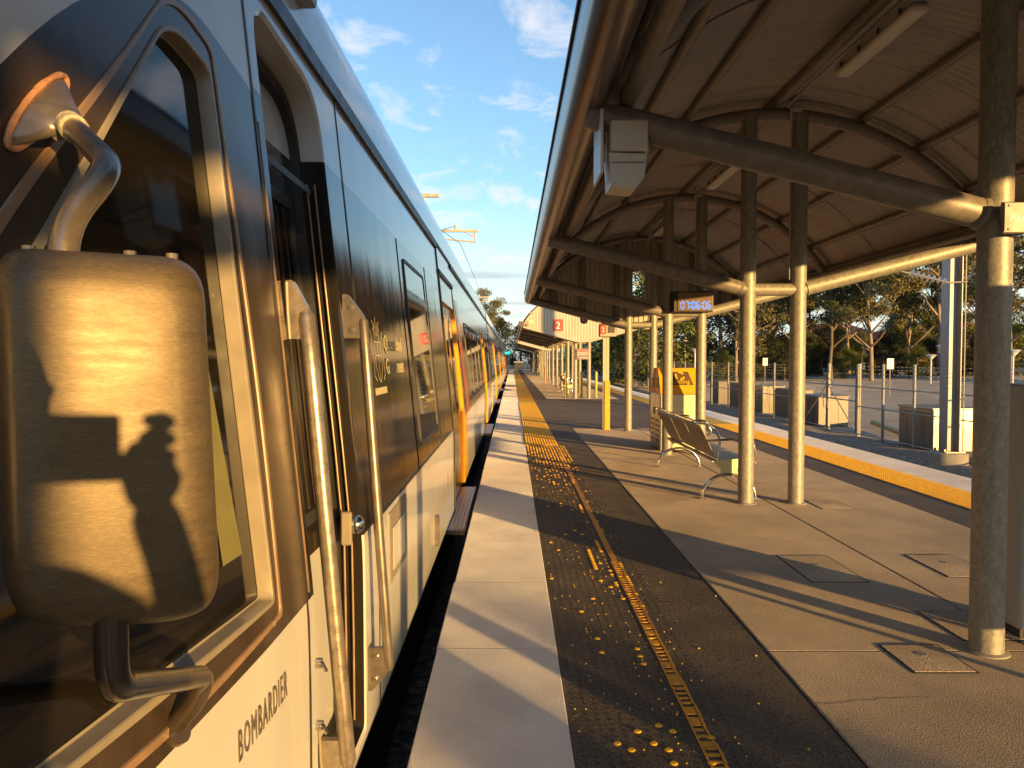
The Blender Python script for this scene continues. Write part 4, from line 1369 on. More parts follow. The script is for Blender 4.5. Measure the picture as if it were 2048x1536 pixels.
for k in range(5): b.tube([(2.66 + k * .095, 29.858, 1.95), (2.66 + k * .095, 29.854, 1.95)], .035, 14)
b.tube([(2.66, 29.858, 1.65), (2.66, 29.854, 1.65)], .035, 14)
b.build('disc', 'red', t)
b = MB()
for z in (1.84, 1.77): b.box((2.63, 29.856, z), (3.06, 29.859, z + .03))
b.box((2.74, 29.856, 1.635), (3.06, 29.859, 1.665))
b.build('bar', 'cream_sheet', t)

# ------------------------------------------------------------------ fence, gate and cabinets along the far track
FX = 11.0
def fence_run(ylist, label):
    t = thing('chain_wire_fence', (FX, ylist[0], -.9), label, 'fence', 'galvanised fence along the car park')
    for y in ylist:
        b = MB(); b.tube([(FX, y, -.9), (FX, y, 1.42), (FX, y, 1.44)], [.042, .042, .03], 12); b.build('post', 'galv', t)
    for z, r in ((-.78, .02), (.10, .017), (.72, .017)):
        b = MB(); b.tube([(FX - .03, ylist[0], z), (FX - .03, ylist[-1], z)], r, 8); b.build('rail', 'galv', t)
    b = MB()
    for z in (1.00, 1.13, 1.26, 1.36):
        y = ylist[0]
        b.tube([(FX - .02, y, z), (FX - .02, ylist[-1], z)], .005, 5, caps=False)
        while y < ylist[-1]:
            b.box((FX - .028, y, z - .009), (FX - .012, y + .02, z + .009)); y += .22
    b.build('barbed_wire', 'galv', t, weld=False)
    b = MB()
    y0, y1 = ylist[0], ylist[-1]; z0, z1 = -.8, .95
    hh = z1 - z0
    k = y0 - hh
    wd = .0032
    while k < y1:
        for sg in (1, -1):
            a, c = k, k + hh
            za, zc_ = (z0, z1) if sg > 0 else (z1, z0)
            if a < y0: f = (y0 - a) / hh; za = za + (zc_ - za) * f; a = y0
            if c > y1: f = (y1 - a) / (c - a); zc_ = za + (zc_ - za) * f; c = y1
            if c - a > .05:
                b.poly([V(FX, a, za - wd), V(FX, c, zc_ - wd), V(FX, c, zc_ + wd), V(FX, a, za + wd)])
        k += .085
    b.build('chain_mesh', 'galv', t, sharp=None, weld=False)
    return t
fence_run([12.0, 14.6, 17.3, 20.2, 21.9, 23.5], 'galvanised barbed wire fence near side of the gate beside the large cabinet')
fence_run([28.0, 31.0, 34.2, 37.6, 40.7, 43.8, 47, 50.2, 53.4, 56.6, 59.8, 63, 66.2, 69.4, 72.6, 75.8, 79], 'long galvanised fence running away beyond the gate')
t = thing('fence_gate', (FX, 25.75, -.9), 'double galvanised gate with diagonal braces in the fence', 'gate')
for (a, c) in ((23.62, 25.70), (25.82, 27.9)):
    b = MB()
    for y in (a, c): b.tube([(FX, y, -.78), (FX, y, 1.1)], .028, 10)
    for z in (-.76, .25, 1.05 if False else .72): b.tube([(FX, a, z), (FX, c, z)], .022, 8)
    lf = b.build('leaf', 'galv', t)
    inner, outer = (c, a) if a < 25 else (a, c)
    b = MB(); b.tube([(FX, inner, .70), (FX, outer, -.74)], .018, 8); b.tube([(FX, inner, .95), (FX, (inner * 3 + outer) / 4, .72)], .014, 8); b.build('brace', 'galv', lf)
for y in (23.5, 25.76, 28.0):
    b = MB(); b.tube([(FX + .05, y, -.9), (FX + .05, y, 1.44)], .05, 12); b.build('post', 'galv', t)
b = MB(); b.tube(smooth_path([(FX - .06, 25.6, -.1), (FX - .1, 25.6, .3), (FX - .1, 25.9, .3), (FX - .06, 25.9, -.1)], .1), .012, 8); b.build('latch', 'galv', t)

def cabinet(y, w_, d, h, m, label, x=11.25):
    t = thing('trackside_cabinet', (x + w_ / 2, y + d / 2, -.9), label, 'cabinet', 'steel cabinets behind the fence')
    b = MB(); b.box((x, y, -.88), (x + w_, y + d, -.9 + h - .05), .01, 1); b.build('body', m, t)
    b = MB(); b.box((x - .04, y - .04, -.9 + h - .049), (x + w_ + .04, y + d + .04, -.9 + h), .01, 1); b.build('lid', m, t)
    b = MB()
    for k in (1, 2): b.box((x + w_ * k / 3 - .004, y - .006, -.85), (x + w_ * k / 3 + .004, y - .0005, -.9 + h - .18))
    for k in (1, 2, 3): b.box((x - .006, y + d * k / 4 - .004, -.85), (x - .0005, y + d * k / 4 + .004, -.9 + h - .18))
    b.box((x - .005, y - .005, -.9 + h - .17), (x + w_ + .0, y + d, -.9 + h - .163))
    b.build('panel_gap', 'black', t)
    b = MB()
    for k in (.25, .75): b.box((x + w_ * k - .05, y - .012, -.4), (x + w_ * k - .03, y - .0005, -.28))
    b.build('handle', 'steel_dark', t)
cabinet(16.3, 1.1, 1.6, 1.2, 'gold_steel', 'steel cabinet at the right edge behind the nearest column')
cabinet(19.7, 1.15, 1.75, 1.18, 'gold_steel', 'large satin steel cabinet glinting behind the catenary mast')
M['cab_grey'] = mat('grey_cabinet', (.15, .13, .11), .45, .3, var=.15, vs=5, stretch=(1, 1, .2))
cabinet(27.1, 1.1, 1.7, 1.15, 'cab_grey', 'dull cabinet seen through the double gate')
cabinet(30.4, 1.0, 1.8, 1.25, 'cab_grey', 'grey cabinet with a thin lid hidden partly by the second right column', 11.4)
cabinet(33.6, 1.0, 1.8, 1.28, 'gold_steel', 'cabinet with pale ribbed front between the second pair of columns', 11.4)
cabinet(37.0, 1.0, 1.7, 1.28, 'cab_grey', 'narrow cabinet left of the second left column', 11.4)
cabinet(40.8, 1.0, 1.7, 1.28, 'cab_grey', 'leftmost small cabinet in the row behind the fence', 11.4)
t = thing('drain_pipe', (12.6, 24, -.85), 'olive pipe lying on the ground behind the gate', 'pipe')
b = MB(); b.tube([(12.2, 22.8, -.75), (13.2, 27.0, -.72)], .09, 12)
M['olive'] = mat('olive_pipe', (.30, .27, .08), .5, 0, var=.1)
b.build('tube', 'olive', t)

# catenary mast beyond the far track
t = thing('catenary_mast', (10.35, 17.4, -.9), 'tall steel mast on a round concrete base beyond the far track', 'mast')
M['mast'] = mat('mast_steel', (.24, .24, .25), .5, .3, var=.1, vs=3, stretch=(1, 1, .3))
b = MB(); b.box((10.18, 17.25, -.575), (10.27, 17.60, 9.0), .004, 1); b.build('flange', 'mast', t)
b = MB(); b.box((10.46, 17.25, -.575), (10.485, 17.60, 9.0), .002, 1); b.build('flange', 'mast', t)
b = MB(); b.box((10.272, 17.42, -.575), (10.458, 17.44, 9.0)); b.build('web', 'mast', t)
b = MB(); b.tube([(10.33, 17.43, -1.1), (10.33, 17.43, -.62), (10.33, 17.43, -.60)], [.42, .42, .39], 28); b.build('base', 'concrete_old', t)
b = MB()
for a in range(4): b.box((10.33 + (.2 if a % 2 else -.24), 17.2 + (.4 if a > 1 else 0), -.60), (10.37 + (.2 if a % 2 else -.24), 17.24 + (.4 if a > 1 else 0), -.52))
b.box((10.1, 17.15, -.60), (10.56, 17.7, -.575)); b.build('bolt_plate', 'steel_dark', t)
b = MB(); b.tube([(10.53, 17.22, -.58), (10.53, 17.22, 6.0)], .012, 8); b.build('conduit', 'cream_sheet', t)
b = MB()
b.tube([(10.55, 17.2, 3.38), (10.1, 17.2, 3.36)], .018, 8); b.tube([(10.12, 17.2, 3.36), (9.0, 17.2, 3.62)], .02, 8)
arm_ = b.build('arm', 'galv', t)
b = MB()
d_ = Vector((9.15 - 10.0, 0, 3.60 - 3.38)); p0_ = Vector((10.0, 17.2, 3.385))
for k in range(7):
    c_ = p0_ + d_ * (k / 7.0); dd = d_.normalized()
    b.tube([c_ - dd * .01, c_ + dd * .03], [.085, .03], 16)
b.build('insulator', 'white_plastic', arm_)

# overhead line structures on the train side
def left_mast(y, z, xe, x0, label, drop):
    t = thing('overhead_line_mast', (-5.4, y, -1), label, 'mast', 'overhead line masts behind the train')
    b = MB(); b.box((-5.55, y - .12, -1), (-5.3, y + .12, z + 1.4), .01, 1); b.build('post', 'mast', t)
    M.setdefault('sunlit_galv', mat('sunlit_galvanised', (.42, .36, .28), .6, 0, var=.15))  # galvanised steel with warm sunlight put into its base colour
    b = MB(); b.box((-5.3, y - .05, z - .05), (xe, y + .05, z + .04), .008, 1); b.build('beam', 'sunlit_galv', t)
    b = MB()
    if drop:
        b.tube([(xe - .12, y, z - .04), (xe - .12, y, z - .42)], .03, 8); b.tube([(-5.3, y, z - .48), (xe - 1.2, y, z - .32), (xe - .1, y, z - .42)], .032, 8)
        b.tube([(xe - .55, y, z - .04), (xe - .2, y, z - .2)], .02, 8); b.tube([(xe - .12, y, z - .05), (xe - .3, y, z - .3)], .02, 8)
        b.tube([(xe - .85, y, z), (xe - .85, y, z + .22)], .05, 8)
    else:
        b.tube([(xe - .40, y, z - .04), (xe - .38, y, z - .28), (xe - .55, y, z - .42)], .035, 8); b.tube([(xe - .55, y, z - .40), (xe - .52, y, z - .5)], .05, 8)
    b.build('steady_arm', 'sunlit_galv', t)
left_mast(20.0, 5.98, -1.96, -2.5, 'nearer overhead line cantilever showing above the train roof', False)
left_mast(28.0, 6.42, -1.27, -2.8, 'farther overhead line cantilever with dropped arm above the train roof', True)
left_mast(62.0, 6.8, -1.9, -2.8, 'distant overhead line mast above the train roof', True)
t = thing('overhead_wire', (-2.4, 24, 5.8), 'thin overhead wires strung between the cantilevers', 'wire')
b = MB(); b.tube([(-2.5, 20, 5.55), (-2.3, 24, 5.75), (-2.12, 28, 6.6)], .012, 5); b.tube([(-2.6, 5, 5.4), (-2.5, 20, 5.45), (-1.95, 28, 5.95), (-2.2, 62, 6.2)], .012, 5); b.build('wire', 'steel_dark', t)

# signal lights at the end of the platform
def signal(x, y, z, m, label):
    t = thing('railway_signal', (x, y, -1), label, 'signal')
    b = MB(); b.tube([(x, y, -1), (x, y, z + .4)], .07, 10); b.build('post', 'mast', t)
    b = MB(); b.box((x - .24, y - .1, z - .45), (x + .24, y + .08, z + .45), .04, 2); b.build('head', 'black', t)
    b = MB(); b.tube([(x, y - .11, z), (x, y - .13, z)], .20, 18); b.build('lens', m, t)
signal(2.55, 122, 2.85, 'green_lamp', 'green railway signal beyond the platform end')
signal(3.6, 124, 2.6, 'red_lamp', 'red railway signal right of the green one')
signal(-.55, 125, 2.7, 'green_lamp', 'dim green signal close to the train end')
t = thing('equipment_room', (1.6, 170, -1), 'grey equipment room far down the line', 'hut')
b = MB(); b.box((.6, 170, -1), (2.4, 174, .9)); b.build('wall', 'wall_dark', t)
b = MB(); b.box((.4, 169.8, .9), (2.6, 174.2, 1.1)); b.build('roof', 'grey_plastic', t)

# ------------------------------------------------------------------ car park lamps, signs, guard rail
def lamp(px, y, ytop, label, kind=0):
    x = (px - 1025) / 1480 * y
    z0 = zt(x)
    zt_ = H + (719 - ytop) / 1480 * y
    t = thing('car_park_lamp', (x, y, z0), label, 'lamp', 'car park lamps')
    b = MB(); b.tube([(x, y, z0), (x, y, zt_ - .15)], .055, 10); b.build('pole', 'white_plastic', t)
    b = MB()
    r = .42 if kind == 0 else .22
    if kind == 0:
        b.tube([(x, y, zt_ - .34), (x, y, zt_ - .1), (x, y, zt_ - .06), (x, y, zt_)], [.10, r * .72, r, r * .55], 20); b.build('lamp_head', 'white', t)
    else:
        b.ball((x, y, zt_ - .15), r, 12, 8); b.build('lamp_head', 'white', t)
lamp(1888, 42, 690, 'tallest bowl lamp beside the catenary mast')
lamp(1863, 54, 709, 'smaller bowl lamp left of the tall one')
lamp(2027, 40, 699, 'bowl lamp at the right edge behind the nearest column')
lamp(1391, 58, 697, 'bowl lamp between the third and second columns')
lamp(1272, 74, 706, 'far small bowl lamp left of the clock columns')
lamp(1371, 66, 676, 'globe lamp on a tall pole above the recycling bin', 1)
def sign(px, y, ytop, label):
    x = (px - 1025) / 1480 * y
    z0 = zt(x); z1 = H + (719 - ytop) / 1480 * y
    t = thing('parking_sign', (x, y, z0), label, 'sign', 'car park signs')
    b = MB(); b.tube([(x, y, z0), (x, y, z1)], .035, 8); b.build('post', 'galv', t)
    b = MB(); b.box((x - .2, y - .06, z1 - .62), (x + .2, y - .04, z1), .01, 1); b.build('board', 'white', t)
    b = MB(); b.box((x - .1, y - .066, z1 - .3), (x + .1, y - .061, z1 - .12)); b.build('symbol', 'steel_dark', t)
sign(1781, 43, 717, 'white parking sign right of the bare gum tree')
sign(1531, 60, 716, 'small parking sign between the second pair of columns')
sign(1726, 70, 725, 'tiny distant parking sign near the gum trunk')
t = thing('guard_rail', (38, 90, .2), 'pale guard rail along the far side of the car park', 'guard rail')
b = MB()
for z in (.55,):
    b.grid([[V(x, y, zt(x) + z + dz) for x, y in ((14, 128), (22, 112), (30, 94), (36, 78), (40, 60), (41, 40))] for dz in (-.16, .16)])
    b.grid([[V(x + .06, y + .06, zt(x) + z + dz) for x, y in ((14, 128), (22, 112), (30, 94), (36, 78), (40, 60), (41, 40))] for dz in (-.16, .16)])
b.build('beam', 'white_plastic', t, sharp=None)
pl_ = [(14, 128), (22, 112), (30, 94), (36, 78), (40, 60), (41, 40)]
b = MB()
for (xa, ya), (xb, yb) in zip(pl_, pl_[1:]):
    for k in range(6):
        x, y = xa + (xb - xa) * k / 6 + .05, ya + (yb - ya) * k / 6 + .05
        b.box((x - .05, y - .05, zt(x)), (x + .05, y + .05, zt(x) + .7))
b.build('post', 'galv', t)

# ------------------------------------------------------------------ houses beyond the trees
def house(px, y, wx, wy, ridge_px, eave_px, label, rot=0):
    x = (px - 1025) / 1480 * y
    z0 = zt(x) - .5
    ze = H + (719 - eave_px) / 1480 * y
    zr = H + (719 - ridge_px) / 1480 * y
    t = thing('house', (x, y, z0), label, 'house', 'houses beyond the car park')
    b = MB(); b.box((x - wx / 2, y - wy / 2, z0), (x + wx / 2, y + wy / 2, ze)); b.build('wall', 'brick', t)
    b = MB(); e = .5
    A = [V(x - wx / 2 - e, y - wy / 2 - e, ze), V(x + wx / 2 + e, y - wy / 2 - e, ze), V(x + wx / 2 + e, y + wy / 2 + e, ze), V(x - wx / 2 - e, y + wy / 2 + e, ze)]
    Rl = [V(x - wx / 2 + wy * .42, y, zr), V(x + wx / 2 - wy * .42, y, zr)]
    b.poly([A[0], A[1], Rl[1], Rl[0]]); b.poly([A[2], A[3], Rl[0], Rl[1]]); b.poly([A[1], A[2], Rl[1]]); b.poly([A[3], A[0], Rl[0]]); b.poly(A)
    b.build('roof', 'tile', t, sharp=None)
    for k in (-.3, .25):
        b = MB(); b.box((x + wx * k - .8, y - wy / 2 - .06, ze - 1.9), (x + wx * k + .8, y - wy / 2 - .01, ze - .6)); f_ = b.build('window', 'white', t)
        b = MB(); b.box((x + wx * k - .7, y - wy / 2 - .075, ze - 1.8), (x + wx * k + .7, y - wy / 2 - .061, ze - .7)); b.build('pane', 'window', f_)
house(1660, 100, 13, 10, 648, 682, 'house with a big terracotta roof behind the dark gums')
house(1715, 112, 12, 9, 668, 690, 'lower tiled house right of the big roof')
house(1850, 100, 14, 10, 650, 672, 'tiled house seen left of the catenary mast')
house(1950, 92, 12, 9, 646, 664, 'tiled house right of the catenary mast')
house(1575, 105, 10, 9, 692, 706, 'low orange roofed house between the second columns')
house(1815, 84, 9, 7, 698, 712, 'low garage with a wide opening behind the parking sign')

# ------------------------------------------------------------------ trees
def leaf_cloud(b, c, r, n, s, rg, droop=0.0, flat=1.0):
    for k in range(n):
        while True:
            p = Vector((rg.uniform(-1, 1), rg.uniform(-1, 1), rg.uniform(-1, 1)))
            if .25 < p.length < 1: break
        q = Vector(c) + Vector((p.x * r, p.y * r, p.z * r * flat))
        a = Vector((rg.gauss(0, 1), rg.gauss(0, 1), rg.gauss(0, 1) - droop)).normalized()
        u = a.cross(Vector((rg.gauss(0, 1), rg.gauss(0, 1), rg.gauss(0, 1)))).normalized()
        ln = s * rg.uniform(.6, 1.5); wd = s * rg.uniform(.22, .5)
        b.f([b.v(q - a * ln * .5), b.v(q + u * wd * .5), b.v(q + a * ln * .5), b.v(q - u * wd * .5)])
def tree_mesh(kind, h, seed):
    rg = random.Random(seed)
    tb, lb = MB(), MB()
    if kind == 'gum':
        lean = Vector((rg.uniform(-.08, .08), rg.uniform(-.05, .05), 0))
        trunk = [Vector((0, 0, 0)) + lean * z + Vector((rg.uniform(-.12, .12), 0, z)) for z in (0, h * .14, h * .28, h * .42, h * .55, h * .7)]
        tb.tube(trunk, [.20, .16, .135, .11, .09, .06], 9)
        for k in range(13):
            f = rg.uniform(.2, .7) * h
            base = trunk[0] + lean * f + Vector((0, 0, f))
            a = rg.uniform(0, 6.28); ln = h * rg.uniform(.18, .36); up_ = rg.uniform(.35, 1.2)
            d = Vector((math.cos(a), math.sin(a), up_)).normalized()
            pts = [base, base + d * ln * .5 + Vector((0, 0, rg.uniform(-.1, .2))), base + d * ln + Vector((rg.uniform(-.4, .4), 0, rg.uniform(.1, .7)))]
            tb.tube(pts, [.085, .055, .025], 6)
            for j in range(3):
                e = pts[-1] + Vector((rg.gauss(0, .8), rg.gauss(0, .8), rg.uniform(-.3, 1.1)))
                tb.tube([pts[1] * .3 + pts[2] * .7, e], [.03, .01], 5)
                leaf_cloud(lb, e, rg.uniform(.6, 1.25), rg.randint(130, 240), .30, rg, .9, .6)
        for k in range(7):
            e = trunk[-1] + Vector((rg.gauss(0, 1.3), rg.gauss(0, 1.3), rg.uniform(-.5, h * .26)))
            tb.tube([trunk[-2], e], [.05, .015], 5)
            leaf_cloud(lb, e, rg.uniform(.7, 1.2), rg.randint(140, 250), .30, rg, .9, .65)
    else:
        tb.tube([(0, 0, 0), (0.1, 0, h * .3), (0, .1, h * .6)], [.25, .18, .08], 8)
        wdt = h * .42
        for k in range(46):
            z = rg.uniform(.08, .98)
            rr = wdt * (math.sin(math.pi * min(1, z * .85 + .18)) ** .7) * rg.uniform(.35, 1)
            a = rg.uniform(0, 6.28)
            e = Vector((rr * math.cos(a), rr * math.sin(a), z * h))
            if rg.random() < .5: tb.tube([(0, 0, max(.3, z * h * .7)), e], [.05, .015], 5)
            leaf_cloud(lb, e, h * rg.uniform(.09, .17), rg.randint(110, 190), .26 + h * .008, rg, .2, .8)
    return tb, lb
PROTO = {}
def tree(kind, leaf, bark, h, seed, x, y, label, scale=1.0, rz=0.0, z0=None):
    key = (kind, leaf, bark, h, seed)
    z = (zt(x) if z0 is None else z0) - .1
    if key not in PROTO:
        t = thing({'gum': 'gum_tree', 'bush': 'leafy_tree'}[kind], (0, 0, 0), label, 'tree', 'trees beyond the car park')
        tb, lb = tree_mesh(kind, h, seed)
        tb.build('trunk', bark, t, sharp=60)
        lb.build('crown', leaf, t, sharp=None, weld=False)
        PROTO[key] = t
    else:
        t = copy_tree(PROTO[key], (0, 0, 0), label)
    t.location = (x, y, z)
    t.rotation_euler = (0, 0, rz)
    t.scale = (scale,) * 3
    return t
def at(px, y): return (px - 1025) / 1480 * y
G = [
 ('gum', 'leaf_gum', 'gum_bark', 12, 3, 1745, 62, 'tall pale trunked gum tree in the middle of the car park edge', 1.05, 0),
 ('gum', 'leaf_gum', 'gum_bark', 12, 5, 2022, 50, 'tall gum tree at the right edge behind the nearest column', 1.1, 1),
 ('gum', 'leaf_olive', 'dark_bark', 12, 8, 1662, 66, 'leaning dark gum tree before the big tiled roof', 1.0, 2),
 ('gum', 'leaf_gum', 'dark_bark', 12, 8, 1590, 72, 'dense gum tree right of the second right column', 1.05, 4),
 ('gum', 'leaf_gum', 'gum_bark', 12, 5, 1476, 58, 'bright trunked gum tree left of the second left column', .8, 3),
 ('gum', 'leaf_olive', 'gum_bark', 12, 3, 1815, 70, 'spreading gum tree behind the parking sign', 1.0, 2.5),
 ('gum', 'leaf_gum', 'gum_bark', 12, 8, 1880, 66, 'gum tree behind the catenary mast', 1.2, 1.5),
 ('gum', 'leaf_gum', 'dark_bark', 12, 3, 1535, 84, 'far gum tree between the second pair of columns', 1.2, 5),
 ('gum', 'leaf_gum', 'dark_bark', 12, 5, 1960, 72, 'gum tree right of the catenary mast', 1.1, 4.4),
 ('bush', 'leaf_green', 'dark_bark', 8, 21, 1335, 62, 'broad bright green tree behind the recycling bin', 1.1, 0),
 ('bush', 'leaf_green', 'dark_bark', 8, 22, 1268, 70, 'green tree left of the recycling bin', 1.0, 1),
 ('bush', 'leaf_dark', 'dark_bark', 8, 23, 1440, 80, 'dark tree right of the clock', 1.5, 0),
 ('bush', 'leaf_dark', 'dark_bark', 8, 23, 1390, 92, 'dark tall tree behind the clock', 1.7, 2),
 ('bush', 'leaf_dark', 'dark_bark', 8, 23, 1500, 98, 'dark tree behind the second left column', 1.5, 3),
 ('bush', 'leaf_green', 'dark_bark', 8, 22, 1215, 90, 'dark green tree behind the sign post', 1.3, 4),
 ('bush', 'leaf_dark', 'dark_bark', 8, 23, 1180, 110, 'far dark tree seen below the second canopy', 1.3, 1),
 ('bush', 'leaf_green', 'dark_bark', 8, 21, 1560, 70, 'low green shrub tree below the orange roof', .45, 1),
 ('bush', 'leaf_green', 'dark_bark', 8, 22, 1620, 78, 'low green shrub tree right of the second right column', .5, 2),
 ('bush', 'leaf_green', 'dark_bark', 8, 21, 1700, 84, 'low leafy tree under the tall gum', .5, 2),
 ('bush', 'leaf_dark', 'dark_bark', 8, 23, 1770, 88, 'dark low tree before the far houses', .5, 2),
 ('bush', 'leaf_green', 'dark_bark', 8, 22, 1830, 80, 'rounded low tree left of the mast', .62, 4),
 ('bush', 'leaf_green', 'dark_bark', 8, 21, 1900, 76, 'rounded low tree behind the mast', .55, 5),
 ('bush', 'leaf_dark', 'dark_bark', 8, 23, 1660, 90, 'dark low tree below the big tiled roof', .5, 5),
 ('bush', 'leaf_green', 'dark_bark', 8, 21, 1975, 66, 'low bush tree beside the nearest column', .5, 0.5),
 ('bush', 'leaf_green', 'dark_bark', 8, 22, 2060, 60, 'low bush tree beyond the right edge', .6, 0.5),
 ('bush', 'leaf_dark', 'dark_bark', 8, 23, 1478, 74, 'dark shrub tree left of the second left column', .55, 1),
 ('bush', 'leaf_dark', 'dark_bark', 8, 23, 1540, 76, 'dark shrub tree between the second pair of columns', .55, 2),
 ('bush', 'leaf_green', 'dark_bark', 8, 22, 1600, 86, 'shrub tree before the low orange roof', .7, 3),
 ('bush', 'leaf_dark', 'dark_bark', 8, 23, 1645, 76, 'dark shrub tree at the foot of the leaning gum', .42, 3),
 ('bush', 'leaf_green', 'dark_bark', 8, 21, 1725, 78, 'leafy shrub tree at the foot of the tall gum', .55, 3),
 ('bush', 'leaf_dark', 'dark_bark', 8, 23, 1755, 72, 'dark shrub tree right of the tall gum', .40, 4),
 ('bush', 'leaf_green', 'dark_bark', 8, 22, 1800, 90, 'leafy shrub tree behind the low garage', .8, 2),
 ('bush', 'leaf_dark', 'dark_bark', 8, 23, 1860, 70, 'dark shrub tree behind the small bowl lamp', .42, 1),
 ('bush', 'leaf_green', 'dark_bark', 8, 21, 1925, 80, 'leafy tree right behind the mast', .75, 1),
 ('bush', 'leaf_dark', 'dark_bark', 8, 23, 1955, 62, 'dark shrub tree left of the nearest column', .42, 2),
 ('bush', 'leaf_dark', 'dark_bark', 8, 23, 2030, 64, 'dark shrub tree under the right edge gum', .5, 3),
 ('bush', 'leaf_green', 'dark_bark', 8, 22, 1450, 68, 'low bush at the car park edge left of the second left column', .38, 4),
 ('bush', 'leaf_green', 'dark_bark', 8, 21, 1510, 70, 'low bush at the car park edge behind the small parking sign', .36, 5),
 ('bush', 'leaf_dark', 'dark_bark', 8, 23, 1570, 68, 'low dark bush between the second pair of columns', .40, .5),
 ('bush', 'leaf_green', 'dark_bark', 8, 22, 1690, 68, 'low bush between the leaning gum and the tall gum', .36, 1.7),
 ('bush', 'leaf_dark', 'dark_bark', 8, 23, 1790, 66, 'low dark bush behind the white parking sign', .36, 2.2),
 ('bush', 'leaf_green', 'dark_bark', 8, 21, 1835, 64, 'low bush left of the small bowl lamp', .36, 3.6),
 ('bush', 'leaf_dark', 'dark_bark', 8, 23, 1905, 66, 'low dark bush beside the tall bowl lamp', .40, 4.9),
 ('bush', 'leaf_green', 'dark_bark', 8, 22, 1990, 58, 'low bush hidden partly by the nearest column', .40, 5.6),
 ('bush', 'leaf_olive', 'dark_bark', 8, 24, 1660, 94, 'olive tree half hiding the big terracotta roof', .85, 2),
 ('bush', 'leaf_olive', 'dark_bark', 8, 24, 1790, 96, 'olive tree behind the low garage', .95, 3),
 ('bush', 'leaf_olive', 'dark_bark', 8, 24, 1530, 92, 'olive tree over the low orange roof', 1.0, 4),
 ('bush', 'leaf_olive', 'dark_bark', 8, 24, 1880, 88, 'olive tree hiding part of the roof left of the mast', .9, 5),
 ('bush', 'leaf_olive', 'dark_bark', 8, 24, 2010, 84, 'olive tree behind the right edge gum', 1.0, 0),
 ('gum', 'leaf_gum', 'gum_bark', 12, 8, 1700, 82, 'slim gum tree between the two big roofs', 1.15, 0.7),
 ('gum', 'leaf_olive', 'dark_bark', 12, 3, 1855, 84, 'far gum tree behind the small bowl lamp', 1.15, 3.3),
 ('gum', 'leaf_gum', 'dark_bark', 12, 5, 1620, 90, 'far gum tree behind the second right column', 1.2, 0.4),
 ('bush', 'leaf_green', 'dark_bark', 8, 22, 1288, 84, 'tall green tree seen through the oval hole in the gable', 1.9, 2),
]
for kind, leaf, bark, h, seed, px, y, label, s_, rz in G:
    tree(kind, leaf, bark, h, seed, at(px, y), y, label, s_, rz)
# trees along the line in the distance
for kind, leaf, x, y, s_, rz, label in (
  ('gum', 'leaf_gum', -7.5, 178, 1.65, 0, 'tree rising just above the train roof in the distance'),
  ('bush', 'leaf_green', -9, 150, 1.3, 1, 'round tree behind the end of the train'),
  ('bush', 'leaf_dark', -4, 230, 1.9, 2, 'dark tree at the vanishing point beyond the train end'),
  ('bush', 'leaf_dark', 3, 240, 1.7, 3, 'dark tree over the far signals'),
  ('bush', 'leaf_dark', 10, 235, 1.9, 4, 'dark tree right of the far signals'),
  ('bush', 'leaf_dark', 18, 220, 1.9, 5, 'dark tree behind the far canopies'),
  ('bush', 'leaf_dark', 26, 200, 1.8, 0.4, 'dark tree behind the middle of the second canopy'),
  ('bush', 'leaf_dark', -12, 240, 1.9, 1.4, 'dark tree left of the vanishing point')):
    if kind == 'gum': tree('gum', leaf, 'gum_bark', 12, 3, x, y, label, s_, rz, -1)
    else: tree('bush', leaf, 'dark_bark', 8, 23 if leaf == 'leaf_dark' else 21, x, y, label, s_, rz, -1)
# unseen low bushes added beyond the far track to shade the near platform edge
tree('bush', 'leaf_green', 'dark_bark', 8, 22, 11.9, -13.3, 'unseen low bush added right of and behind the camera to shade the platform edge', .335, 1, -.9)
tree('bush', 'leaf_green', 'dark_bark', 8, 21, 11.7, -11.4, 'smaller unseen bush added behind the camera to shade the platform edge', .315, 2, -.9)

